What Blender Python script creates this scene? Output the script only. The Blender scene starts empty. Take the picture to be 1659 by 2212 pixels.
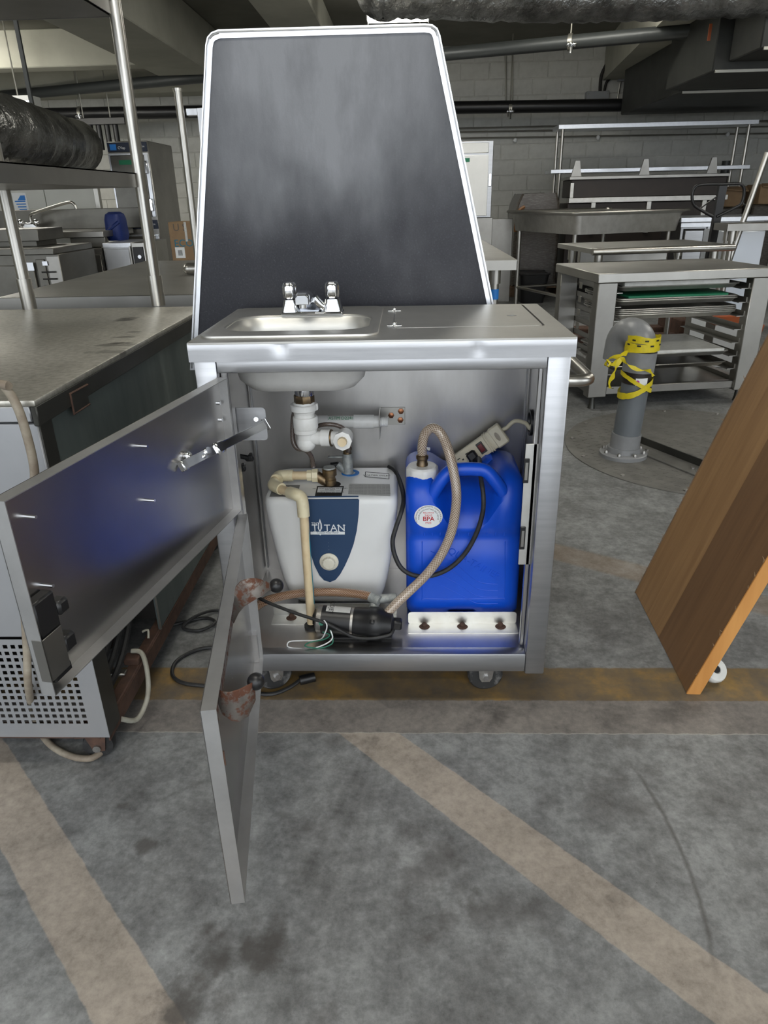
import bpy, bmesh, math, random
from mathutils import Vector, Matrix
from mathutils.geometry import tessellate_polygon
random.seed(7)
S = bpy.context.scene
COL = S.collection
PI = math.pi

# ------------------------------------------------------------------ camera
CP = Vector((0.053586, -1.387519, 1.154672))
YAW, PIT, ROL, FPX = 0.038668, 0.421346, -0.022794, 1517.48
_f = Vector((-math.sin(YAW)*math.cos(PIT), math.cos(YAW)*math.cos(PIT), -math.sin(PIT)))
_r0 = Vector((math.cos(YAW), math.sin(YAW), 0)); _u0 = _r0.cross(_f)
_r = _r0*math.cos(ROL) + _u0*math.sin(ROL); _u = -_r0*math.sin(ROL) + _u0*math.cos(ROL)
cd = bpy.data.cameras.new('camera'); cam = bpy.data.objects.new('camera', cd); COL.objects.link(cam)
m = Matrix((_r, _u, -_f)).transposed().to_4x4(); m.translation = CP; cam.matrix_world = m
cd.sensor_fit = 'VERTICAL'; cd.sensor_height = 32.0; cd.lens = 32.0*FPX/2212; cd.clip_start = .02; cd.clip_end = 200
S.camera = cam
# ------------------------------------------------------------------ light
S.view_settings.view_transform = 'Standard'; S.view_settings.look = 'None'
S.view_settings.gamma = 1; S.view_settings.use_curve_mapping = False
S.view_settings.exposure = 0.15
W = bpy.data.worlds.new('overcast_sky'); S.world = W; W.use_nodes = True
bg = W.node_tree.nodes['Background']; bg.inputs[0].default_value = (.90, .95, 1.0, 1); bg.inputs[1].default_value = 2.5

# pixel of the photograph -> point on a plane of the place
def ray(px, py): return _f + _r*((px-829.5)/FPX) - _u*((py-1106)/FPX)
def _pl(px, py, a, v):
    d = ray(px, py); return CP + d*((v-CP[a])/d[a])
def FX(px, py, x): return _pl(px, py, 0, x)
def FY(px, py, y): return _pl(px, py, 1, y)
def FZ(px, py, z): return _pl(px, py, 2, z)

# ------------------------------------------------------------------ materials
def nd(nt, t, **k):
    n = nt.nodes.new(t)
    for a, b in k.items(): setattr(n, a, b)
    return n
def ramp(nt, src, stops):
    r = nd(nt, 'ShaderNodeValToRGB'); e = r.color_ramp.elements
    while len(e) < len(stops): e.new(.5)
    for q, (p, c) in zip(e, stops):
        q.position = p; q.color = (*c, 1) if len(c) == 3 else c
    nt.links.new(src, r.inputs[0]); return r.outputs[0]
def noise(nt, co, scale, detail=4, rough=.55, stretch=None):
    if stretch:
        mp = nd(nt, 'ShaderNodeMapping'); mp.inputs['Scale'].default_value = stretch
        nt.links.new(co, mp.inputs[0]); co = mp.outputs[0]
    n = nd(nt, 'ShaderNodeTexNoise'); n.inputs['Scale'].default_value = scale
    n.inputs['Detail'].default_value = detail; n.inputs['Roughness'].default_value = rough
    nt.links.new(co, n.inputs[0]); return n.outputs[0]
def mixc(nt, f, a, b, mode='MIX'):
    x = nd(nt, 'ShaderNodeMix', data_type='RGBA', blend_type=mode)
    for s, v in ((x.inputs[0], f), (x.inputs[6], a), (x.inputs[7], b)):
        if isinstance(v, (int, float)): s.default_value = v
        elif isinstance(v, tuple): s.default_value = (*v, 1)
        else: nt.links.new(v, s)
    return x.outputs[2]
def math_(nt, op, a, b=0.0, c=0.0):
    n = nd(nt, 'ShaderNodeMath', operation=op)
    for i, v in enumerate((a, b, c)):
        if isinstance(v, (int, float)): n.inputs[i].default_value = v
        else: nt.links.new(v, n.inputs[i])
    return n.outputs[0]
def base(name):
    mt = bpy.data.materials.new(name); mt.use_nodes = True; nt = mt.node_tree
    b = nt.nodes['Principled BSDF']; co = nd(nt, 'ShaderNodeTexCoord').outputs['Object']
    return mt, nt, b, co
def mat(name, col, rough=.5, metal=0, col2=None, ns=8, stretch=None, thr=(.35, .65), spots=None, sps=30, spt=(.62, .7),
        bump=0, bs=60, bstretch=None, rv=0, coat=0, trans=0, spec=None, bd=.002):
    mt, nt, b, co = base(name)
    b.inputs['Base Color'].default_value = (*col, 1); b.inputs['Roughness'].default_value = rough
    b.inputs['Metallic'].default_value = metal; b.inputs['Coat Weight'].default_value = coat
    b.inputs['Transmission Weight'].default_value = trans
    if spec is not None: b.inputs['Specular IOR Level'].default_value = spec
    c = None
    if col2:
        f = noise(nt, co, ns, 6, .6, stretch); c = ramp(nt, f, [(thr[0], col), (thr[1], col2)])
    if spots:
        f2 = ramp(nt, noise(nt, co, sps, 5, .65), [(spt[0], (0, 0, 0)), (spt[1], (1, 1, 1))])
        c = mixc(nt, f2, c if c else col, spots)
        if metal: nt.links.new(math_(nt, 'MULTIPLY_ADD', f2, -metal, metal), b.inputs['Metallic'])
        nt.links.new(math_(nt, 'MULTIPLY_ADD', f2, .75-rough, rough), b.inputs['Roughness'])
    elif rv:
        nt.links.new(math_(nt, 'MULTIPLY_ADD', noise(nt, co, ns*1.7, 5, .6, bstretch or stretch), rv, rough-rv/2), b.inputs['Roughness'])
    if c: nt.links.new(c, b.inputs['Base Color'])
    if bump:
        bn = nd(nt, 'ShaderNodeBump'); bn.inputs['Strength'].default_value = bump; bn.inputs['Distance'].default_value = bd
        nt.links.new(noise(nt, co, bs, 4, .6, bstretch), bn.inputs['Height']); nt.links.new(bn.outputs[0], b.inputs['Normal'])
    return mt
def emit(name, col, st):
    mt, nt, b, co = base(name); b.inputs['Emission Color'].default_value = (*col, 1); b.inputs['Emission Strength'].default_value = st
    b.inputs['Base Color'].default_value = (*col, 1); return mt

STEEL = mat('brushed_steel', (.52, .525, .54), .36, 1, (.43, .435, .45), 5, (1, 1, 14), (.3, .7), bump=.05, bs=40, bstretch=(1, 1, 30), rv=.16)
STEELTOP = mat('worktop_steel', (.66, .65, .615), .44, 1, (.57, .56, .53), 6, None, (.35, .7), bump=.02, bs=60, bstretch=(1, 30, 1), rv=.15)
STEELIN = mat('inner_steel', (.64, .63, .62), .30, 1, (.52, .51, .50), 4, (3, 1, 1), (.3, .7), rv=.15, spots=(.10, .06, .035), sps=9, spt=(.79, .83))
DOORIN = mat('door_steel', (.50, .49, .48), .27, 1, (.40, .39, .39), 6, None, (.3, .7), rv=.1, spots=(.10, .05, .025), sps=26, spt=(.72, .76))
STDK = mat('dull_steel', (.40, .39, .365), .38, 1, (.31, .30, .28), 4, None, (.3, .7), rv=.15)
STMID = mat('table_steel', (.52, .51, .48), .36, 1, (.43, .42, .39), 4, None, (.3, .7), rv=.15)
STPOLE = mat('tube_steel', (.56, .545, .51), .32, 1, (.46, .445, .41), 5)
STVD = mat('very_dark_steel', (.20, .195, .175), .42, .9, (.14, .135, .12), 4, None, (.3, .7), rv=.15)  # very dark dull steel of the cabinets and counter on the left
CHROME = mat('chrome', (.74, .75, .77), .14, 1)
ALU = mat('aluminium_trim', (.86, .88, .92), .38, 1, (.76, .78, .83), 30, None, (.3, .75), rv=.2)
ALUP = mat('light_aluminium', (.78, .78, .76), .42, 1, (.68, .67, .63), 20, None, (.3, .7), spots=(.22, .10, .05), sps=22, spt=(.69, .75))
BOARD_ = mat('black_laminate', (.016, .017, .022), .40, 0, (.026, .027, .033), 5, None, (.35, .7), bump=.22, bs=330, rv=.12, spec=.75)
WHITE = mat('white_enamel', (.84, .845, .835), .32, 0, (.79, .795, .785), 6)
COATW = mat('sound_coating', (.70, .69, .66), .75, 0, (.60, .59, .56), 14)
PVC = mat('white_pvc', (.80, .80, .78), .35, 0, (.70, .69, .66), 30, None, (.4, .75))
CPVC = mat('cream_cpvc', (.76, .62, .40), .4, 0, (.66, .50, .29), 30, None, (.4, .75))
CPVCL = mat('pale_cpvc_fitting', (.78, .70, .48), .38, 0, (.62, .50, .28), 24, None, (.5, .8))
BRASS = mat('aged_brass', (.30, .21, .11), .45, 1, (.17, .13, .09), 60, None, (.35, .65))
COPPER = mat('copper_bolt', (.40, .17, .08), .35, 1, (.22, .10, .06), 60)
VALVE = mat('corroded_valve', (.42, .43, .41), .65, .4, (.25, .27, .27), 70, None, (.35, .65), bump=.3, bs=150)
NAVY = mat('navy_panel', (.022, .055, .125), .4, 0, (.028, .065, .14), 6)
INK = mat('white_ink', (.82, .84, .85), .6)
CREAM = mat('cream_knob', (.74, .71, .60), .42)
LABELW = mat('paper_label', (.62, .62, .60), .6, 0, (.50, .50, .48), 90, (1, 6, 1))
LABELG = mat('grey_label', (.20, .20, .20), .6)
BLACK = mat('black_plastic', (.010, .010, .011), .38)
RUB = mat('black_rubber', (.012, .012, .013), .55, 0, (.03, .03, .03), 40)
BLUE = mat('blue_plastic', (.003, .078, .62), .38, 0, (.004, .09, .68), 4, bump=.12, bs=18)
RED = mat('red_ink', (.62, .02, .03), .5)
BLKINK = mat('black_ink', (.012, .012, .012), .6)
GRNINK = mat('green_ink', (.03, .22, .10), .6)
TEAL = mat('teal_print', (.02, .30, .42), .5)
BEIGEP = mat('beige_plastic', (.62, .57, .43), .45, 0, (.55, .50, .37), 20)
BEIGEC = mat('dirty_beige_cord', (.36, .32, .25), .6, 0, (.20, .16, .12), 18)
REDSW = mat('dark_red_switch', (.13, .004, .006), .2)
RUST = mat('rusted_iron', (.10, .052, .034), .85, 0, (.055, .030, .022), 25, None, (.35, .65), bump=.5, bs=70)
RUSTED = mat('rust_speckled_steel', (.25, .23, .21), .5, .7, (.17, .145, .13), 20, spots=(.10, .036, .018), sps=60, spt=(.47, .56))
CASTM = mat('caster_steel', (.45, .44, .42), .4, .9, (.30, .28, .26), 40)
GREENP = mat('weathered_green_panel', (.085, .108, .108), .5, .2, (.135, .16, .155), 6, (3, 3, .5), (.3, .7), rv=.2)
PAINTG = mat('grey_side_panel', (.52, .53, .55), .42, .75, (.44, .45, .47), 3, rv=.1)
DARKST = mat('dark_trim_steel', (.10, .10, .092), .4, .8, (.07, .07, .065), 5)
WORNTOP = None
DARK = mat('dark_recess', (.010, .009, .008), .7, 0, (.02, .018, .016), 20)
GPVC = mat('grey_pvc', (.15, .165, .18), .35, 0, (.12, .135, .15), 6)
GPVCL = mat('grey_pvc_fitting', (.26, .265, .275), .33, 0, (.21, .215, .22), 10)
TAPE = mat('yellow_tape', (.72, .58, .015), .45, 0, (.55, .46, .03), 60, None, (.45, .8))
PLATE = mat('floor_plate_steel', (.20, .195, .18), .55, .2, (.14, .135, .125), 12, bump=.4, bs=90)
WPLY = mat('plywood_face', (.30, .175, .078), .5, 0, (.215, .115, .048), 3.4, (2, 12, .45), (.32, .68), bump=.08, bs=40, bstretch=(2, 8, .4), spec=.4)
WPLY2 = mat('plywood_face_dark', (.185, .10, .046), .5, 0, (.13, .068, .031), 3.4, (2, 12, .45), (.32, .68), bump=.08, bs=40, bstretch=(2, 8, .4), spec=.4)
WEDGE = mat('oak_edge', (.62, .30, .085), .5, 0, (.50, .22, .055), 14, (1, 1, .12), (.35, .65))
WRAW = mat('raw_wood', (.14, .09, .055), .8, 0, (.22, .14, .09), 30)
CARD = mat('cardboard', (.30, .20, .11), .8, 0, (.25, .16, .09), 10)
PLASW = mat('white_nylon', (.72, .72, .69), .4, 0, (.62, .62, .58), 30)
GREENB = mat('green_board', (.01, .18, .085), .5)
ORANGE = mat('orange_plastic', (.42, .10, .03), .5)
BLUEB = mat('blue_bag', (.006, .022, .14), .5, bump=.3, bs=30)
BLUET = mat('blue_tape', (.02, .20, .62), .5)
BROWN = mat('brown_vinyl', (.030, .021, .017), .5, 0, (.022, .016, .013), 10)
GLASSP = mat('white_panel', (.60, .61, .57), .5, 0, (.54, .55, .51), 2)
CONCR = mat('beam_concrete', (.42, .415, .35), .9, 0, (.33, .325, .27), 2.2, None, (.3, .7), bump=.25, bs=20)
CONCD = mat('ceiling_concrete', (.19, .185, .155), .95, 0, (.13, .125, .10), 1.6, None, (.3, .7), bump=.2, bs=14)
CMU = mat('concrete_block', (.60, .60, .565), .95, 0, (.48, .48, .45), 7, None, (.3, .7), bump=.35, bs=55)
GROUT = mat('block_mortar', (.62, .62, .58), .95, 0, (.52, .52, .48), 5)
DUCT = mat('insulated_duct', (.34, .34, .33), .30, .8, (.11, .11, .105), 5, (1, 1, 1), (.35, .65), bump=1, bs=9, bd=.03)
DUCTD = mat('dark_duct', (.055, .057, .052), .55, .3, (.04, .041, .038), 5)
GPIPE = mat('grey_iron_pipe', (.05, .055, .055), .42, .2)
CONDU = mat('conduit_steel', (.36, .35, .31), .4, .8)
WRAP = mat('stretch_wrap', (.055, .045, .036), .22, 0, (.13, .12, .11), 22, (1, 1, 7), (.45, .75), bump=.6, bs=40, bstretch=(1, 1, 6))
REDB = mat('red_box', (.25, .015, .02), .5)
GREYBOX = mat('grey_box', (.30, .31, .32), .5)
LAMP = emit('fluorescent_lens', (1, .97, .88), 21)
PANAL = mat('sheet_pan_aluminium', (.70, .69, .66), .48, 1, (.55, .54, .51), 12, None, (.3, .7))
WIRETUBE = mat('white_drain_hose', (.42, .41, .35), .4, 0, (.33, .31, .25), 40)
GRNW = mat('green_wire', (.02, .16, .10), .45)

def hose_mat(name, c1, c2):
    mt, nt, b, co = base(name)
    uv = nd(nt, 'ShaderNodeUVMap').outputs[0]
    sx = nd(nt, 'ShaderNodeSeparateXYZ'); nt.links.new(uv, sx.inputs[0])
    a = math_(nt, 'ADD', math_(nt, 'MULTIPLY', sx.outputs[0], 12*2*PI), math_(nt, 'MULTIPLY', sx.outputs[1], 2*PI*150))
    c = math_(nt, 'SUBTRACT', math_(nt, 'MULTIPLY', sx.outputs[0], 12*2*PI), math_(nt, 'MULTIPLY', sx.outputs[1], 2*PI*150))
    w = math_(nt, 'MAXIMUM', math_(nt, 'SINE', a), math_(nt, 'SINE', c))
    nt.links.new(ramp(nt, w, [(.55, c1), (.95, c2)]), b.inputs['Base Color'])
    b.inputs['Roughness'].default_value = .25; b.inputs['Coat Weight'].default_value = .5
    return mt
HOSE = hose_mat('braided_clear_hose', (.23, .16, .11), (.62, .54, .45))
HOSE2 = hose_mat('braided_brown_hose', (.17, .085, .045), (.42, .28, .19))
BRAID = hose_mat('braided_metal_hose', (.05, .035, .028), (.19, .15, .13))

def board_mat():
    mt, nt, b, co = base('mottled_black_board'); sp = nd(nt, 'ShaderNodeSeparateXYZ'); nt.links.new(co, sp.inputs[0])
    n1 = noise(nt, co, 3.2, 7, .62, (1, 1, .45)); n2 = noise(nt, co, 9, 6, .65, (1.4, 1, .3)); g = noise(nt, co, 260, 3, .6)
    up = nd(nt, 'ShaderNodeMapRange', clamp=True, interpolation_type='SMOOTHERSTEP'); nt.links.new(math_(nt, 'ADD', sp.outputs[2], math_(nt, 'MULTIPLY_ADD', noise(nt, co, 3.5, 3, .5, (1.2, 1, .8)), .7, -.35)), up.inputs[0]); up.inputs[1].default_value = .92; up.inputs[2].default_value = 1.42      # mottled paler tone towards the top, ragged edge
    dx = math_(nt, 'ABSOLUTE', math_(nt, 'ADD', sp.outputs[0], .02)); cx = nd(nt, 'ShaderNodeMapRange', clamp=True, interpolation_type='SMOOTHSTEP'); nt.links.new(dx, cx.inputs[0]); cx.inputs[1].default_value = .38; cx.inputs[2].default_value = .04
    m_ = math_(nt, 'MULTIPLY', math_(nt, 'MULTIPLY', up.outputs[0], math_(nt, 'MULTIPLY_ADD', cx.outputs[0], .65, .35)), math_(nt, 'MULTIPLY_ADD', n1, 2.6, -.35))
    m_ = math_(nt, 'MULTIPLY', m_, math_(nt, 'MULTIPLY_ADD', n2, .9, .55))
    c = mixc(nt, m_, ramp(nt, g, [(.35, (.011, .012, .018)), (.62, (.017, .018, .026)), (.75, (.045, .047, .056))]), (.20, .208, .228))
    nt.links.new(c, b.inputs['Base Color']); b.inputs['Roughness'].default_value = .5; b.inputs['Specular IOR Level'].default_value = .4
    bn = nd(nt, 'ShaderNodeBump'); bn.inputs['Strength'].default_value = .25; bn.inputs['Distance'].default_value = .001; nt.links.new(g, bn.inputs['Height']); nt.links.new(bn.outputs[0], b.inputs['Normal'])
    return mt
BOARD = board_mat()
def worn_mat():
    mt, nt, b, co = base('worn_worktop'); sp = nd(nt, 'ShaderNodeSeparateXYZ'); nt.links.new(co, sp.inputs[0])
    n1 = noise(nt, co, 5, 7, .65); n2 = noise(nt, co, 70, 4, .6)
    c = ramp(nt, n1, [(.3, (.40, .385, .335)), (.7, (.58, .56, .50))]); c = mixc(nt, .35, c, ramp(nt, n2, [(.35, (.25, .24, .20)), (.6, (.66, .64, .58))]))
    for px, py, rx, ry, k in ((272, 690, .03, .045, .85), (258, 741, .03, .014, .85), (268, 728, .035, .010, .6), (287, 717, .024, .010, .8), (250, 745, .05, .02, .55), (238, 760, .06, .02, .4)):
        q = FZ(px, py, .843); x_ = math_(nt, 'DIVIDE', math_(nt, 'SUBTRACT', sp.outputs[0], q.x+1.2), rx); y_ = math_(nt, 'DIVIDE', math_(nt, 'SUBTRACT', sp.outputs[1], q.y-.35), ry)
        r2 = math_(nt, 'ADD', math_(nt, 'ADD', math_(nt, 'MULTIPLY', x_, x_), math_(nt, 'MULTIPLY', y_, y_)), math_(nt, 'MULTIPLY_ADD', noise(nt, co, 40, 5, .6), 4, -2))
        mr = nd(nt, 'ShaderNodeMapRange', clamp=True); nt.links.new(r2, mr.inputs[0]); mr.inputs[1].default_value = 1.3; mr.inputs[2].default_value = .2; mr.inputs[3].default_value = 0; mr.inputs[4].default_value = k
        c = mixc(nt, mr.outputs[0], c, (.055, .05, .042))
    nt.links.new(c, b.inputs['Base Color']); b.inputs['Metallic'].default_value = .75
    nt.links.new(math_(nt, 'MULTIPLY_ADD', n1, .3, .22), b.inputs['Roughness']); return mt
WORNTOP = worn_mat()
# ------------------------------------------------------------------ builders
MW = {}
def root(o):
    while o.parent: o = o.parent
    return MW.get(o.name, Matrix())
def tag(o, label, cat, group=None):
    o['label'] = label; o['category'] = cat
    if group: o['group'] = group
    return o
def T(name, label, cat, loc=(0, 0, 0), rz=0, group=None, rx=0, ry=0):
    o = bpy.data.objects.new(name, None); COL.objects.link(o); o.empty_display_size = .05
    o.location = loc; o.rotation_euler = (rx, ry, rz)
    MW[o.name] = Matrix.Translation(loc) @ o.rotation_euler.to_matrix().to_4x4()
    return tag(o, label, cat, group)
def P(name, parent, mt, *shapes, local=False, sm=38, label=None, kind=None, piv=None):
    bm = bmesh.new()
    for s in shapes: s(bm)
    bmesh.ops.recalc_face_normals(bm, faces=bm.faces)
    me = bpy.data.meshes.new(name); o = bpy.data.objects.new(name, me); COL.objects.link(o)
    if parent:
        o.parent = parent
        if not local: bm.transform(root(parent).inverted())
    elif piv is not None:
        bm.transform(Matrix.Translation(-Vector(piv))); o.location = piv; MW[o.name] = Matrix.Translation(piv)
    bm.to_mesh(me); bm.free()
    if sm:
        me.polygons.foreach_set('use_smooth', [True]*len(me.polygons)); me.set_sharp_from_angle(angle=math.radians(sm))
    me.materials.append(mt)
    if label: o['label'] = label
    if kind: o['kind'] = kind
    return o
def _add(bm, V, F, xf=None):
    vs = [bm.verts.new((xf @ Vector(v)) if xf else Vector(v)) for v in V]; out = []
    for f in F:
        try: out.append(bm.faces.new([vs[i] for i in f]))
        except ValueError: pass
    return vs, out
BF = [(0, 3, 2, 1), (4, 5, 6, 7), (0, 1, 5, 4), (1, 2, 6, 5), (2, 3, 7, 6), (3, 0, 4, 7)]
def B(x0, x1, y0, y1, z0, z1, bev=.0015, xf=None, seg=1):
    def go(bm):
        V = [(x0, y0, z0), (x1, y0, z0), (x1, y1, z0), (x0, y1, z0), (x0, y0, z1), (x1, y0, z1), (x1, y1, z1), (x0, y1, z1)]
        vs, fs = _add(bm, V, BF, xf)
        if bev:
            es = list({e for f in fs for e in f.edges})
            bmesh.ops.bevel(bm, geom=es, offset=min(bev, .45*min(abs(x1-x0), abs(y1-y0), abs(z1-z0))), segments=seg, affect='EDGES', profile=.5)
    return go
def HX(pts, bev=0):     # eight free corners, bottom ring then top ring
    def go(bm):
        vs, fs = _add(bm, pts, BF)
        if bev: bmesh.ops.bevel(bm, geom=list({e for f in fs for e in f.edges}), offset=bev, segments=1, affect='EDGES')
    return go
def smooth(pts, n=6, closed=False):
    pts = [Vector(p) for p in pts]; out = []; N = len(pts)
    for i in range(N-1):
        p0, p1, p2, p3 = pts[max(i-1, 0)], pts[i], pts[i+1], pts[min(i+2, N-1)]
        for k in range(n):
            t = k/n
            out.append(.5*((2*p1)+(p2-p0)*t+(2*p0-5*p1+4*p2-p3)*t*t+(3*p1-p0-3*p2+p3)*t**3))
    return out+[pts[-1]]
def TU(pts, r, n=10, cap=True, sq=None):
    def go(bm):
        p = [Vector(q) for q in pts]; uvl = bm.loops.layers.uv.verify()
        t0 = (p[1]-p[0]).normalized(); up = Vector((0, 0, 1)) if abs(t0.z) < .9 else Vector((1, 0, 0))
        a = t0.cross(up).normalized(); rings = []; ln = [0]
        for i, q in enumerate(p):
            t = (p[min(i+1, len(p)-1)]-p[max(i-1, 0)]).normalized()
            a = (a - t*a.dot(t)).normalized(); b = t.cross(a)
            rr = r[i] if isinstance(r, (list, tuple)) else r
            rings.append([bm.verts.new(q + rr*(a*math.cos(2*PI*k/n)+b*math.sin(2*PI*k/n)*(sq or 1))) for k in range(n)])
            if i: ln.append(ln[-1]+(q-p[i-1]).length)
        for i in range(len(p)-1):
            for k in range(n):
                f = bm.faces.new((rings[i][k], rings[i][(k+1) % n], rings[i+1][(k+1) % n], rings[i+1][k]))
                for l, (u, v) in zip(f.loops, ((k, i), (k+1, i), (k+1, i+1), (k, i+1))): l[uvl].uv = (u/n, ln[v])
        if cap:
            bm.faces.new(rings[0][::-1]); bm.faces.new(rings[-1])
    return go
def AX(p, d, x=None):
    d = Vector(d).normalized(); x = Vector(x) if x else (Vector((1, 0, 0)) if abs(d.x) < .9 else Vector((0, 1, 0)))
    x = (x-d*x.dot(d)).normalized(); y = d.cross(x)
    mm = Matrix((x, y, d)).transposed().to_4x4(); mm.translation = Vector(p); return mm
def L(prof, xf=None, n=20, sx=1, sy=1):
    def go(bm):
        R = []
        for r, z in prof:
            R.append([bm.verts.new((xf or Matrix()) @ Vector((r*math.cos(2*PI*k/n)*sx, r*math.sin(2*PI*k/n)*sy, z))) for k in range(n)])
        for a, b in zip(R, R[1:]):
            for k in range(n): bm.faces.new((a[k], a[(k+1) % n], b[(k+1) % n], b[k]))
        bm.faces.new(R[0][::-1]); bm.faces.new(R[-1])
    return go
def CY(p, q, r, n=14):
    return TU([p, q], r, n)
def PL(out, holes=(), z0=0, z1=.002, xf=None):
    def go(bm):
        loops = [list(out)]+[list(h) for h in holes]; flat = [p for l in loops for p in l]
        tr = tessellate_polygon([[Vector((p[0], p[1], 0)) for p in l] for l in loops]); n = len(flat); X = xf or Matrix()
        lo = [bm.verts.new(X @ Vector((p[0], p[1], z0))) for p in flat]; hi = [bm.verts.new(X @ Vector((p[0], p[1], z1))) for p in flat]
        for t in tr:
            try: bm.faces.new([hi[i] for i in t]); bm.faces.new([lo[i] for i in reversed(t)])
            except ValueError: pass
        o = 0
        for l in loops:
            k = len(l)
            for i in range(k):
                bm.faces.new((lo[o+i], lo[o+(i+1) % k], hi[o+(i+1) % k], hi[o+i]))
            o += k
    return go
def LO(rings, cap0=True, cap1=True, xf=None):
    def go(bm):
        R = [[bm.verts.new((xf @ Vector(v)) if xf else Vector(v)) for v in r] for r in rings]; n = len(R[0])
        for a, b in zip(R, R[1:]):
            for k in range(n): bm.faces.new((a[k], a[(k+1) % n], b[(k+1) % n], b[k]))
        if cap0: bm.faces.new(R[0][::-1])
        if cap1: bm.faces.new(R[-1])
    return go
def rr(x0, x1, y0, y1, r, n=5):     # rounded rectangle outline
    o = []
    for cx, cy, a0 in ((x1-r, y1-r, 0), (x0+r, y1-r, 90), (x0+r, y0+r, 180), (x1-r, y0+r, 270)):
        for k in range(n+1):
            a = math.radians(a0+90*k/n); o.append((cx+r*math.cos(a), cy+r*math.sin(a)))
    return o
def circ(cx, cy, r, n=16, ry=None): return [(cx+r*math.cos(2*PI*k/n), cy+(ry or r)*math.sin(2*PI*k/n)) for k in range(n)]
def SP(c, r, n=16):
    def go(bm): bmesh.ops.create_uvsphere(bm, u_segments=n, v_segments=n//2+2, radius=r, matrix=Matrix.Translation(c))
    return go
def TX(s, size, xf, ext=.0002, align='CENTER'):
    def go(bm):
        cu = bpy.data.curves.new('t', 'FONT'); cu.body = s; cu.size = size; cu.extrude = ext; cu.resolution_u = 3
        cu.align_x = align; cu.align_y = 'CENTER'
        ob = bpy.data.objects.new('t', cu); COL.objects.link(ob)
        dg = bpy.context.evaluated_depsgraph_get(); me = bpy.data.meshes.new_from_object(ob.evaluated_get(dg))
        me.transform(xf); bm.from_mesh(me)
        bpy.data.objects.remove(ob); bpy.data.curves.remove(cu); bpy.data.meshes.remove(me)
    return go
def FR(o, x, z):        # frame: origin, x direction, normal
    z = Vector(z).normalized(); x = Vector(x); x = (x-z*x.dot(z)).normalized(); y = z.cross(x)
    mm = Matrix((x, y, z)).transposed().to_4x4(); mm.translation = Vector(o); return mm
def FRX(o, x, z):       # frame that keeps its x direction
    x = Vector(x).normalized(); z = Vector(z); z = (z-x*z.dot(x)).normalized(); y = z.cross(x)
    mm = Matrix((x, y, z)).transposed().to_4x4(); mm.translation = Vector(o); return mm
def V3(*a): return Vector(a)
def copy_tree(o, loc, rz, label=None, group=None):
    r = o.copy(); COL.objects.link(r); r.location = loc; r.rotation_euler = (0, 0, rz)
    if label: r['label'] = label
    if group: r['group'] = group
    for c in o.children:
        d = c.copy(); COL.objects.link(d); d.parent = r
        for g in c.children:
            h = g.copy(); COL.objects.link(h); h.parent = d
    return r

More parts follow.
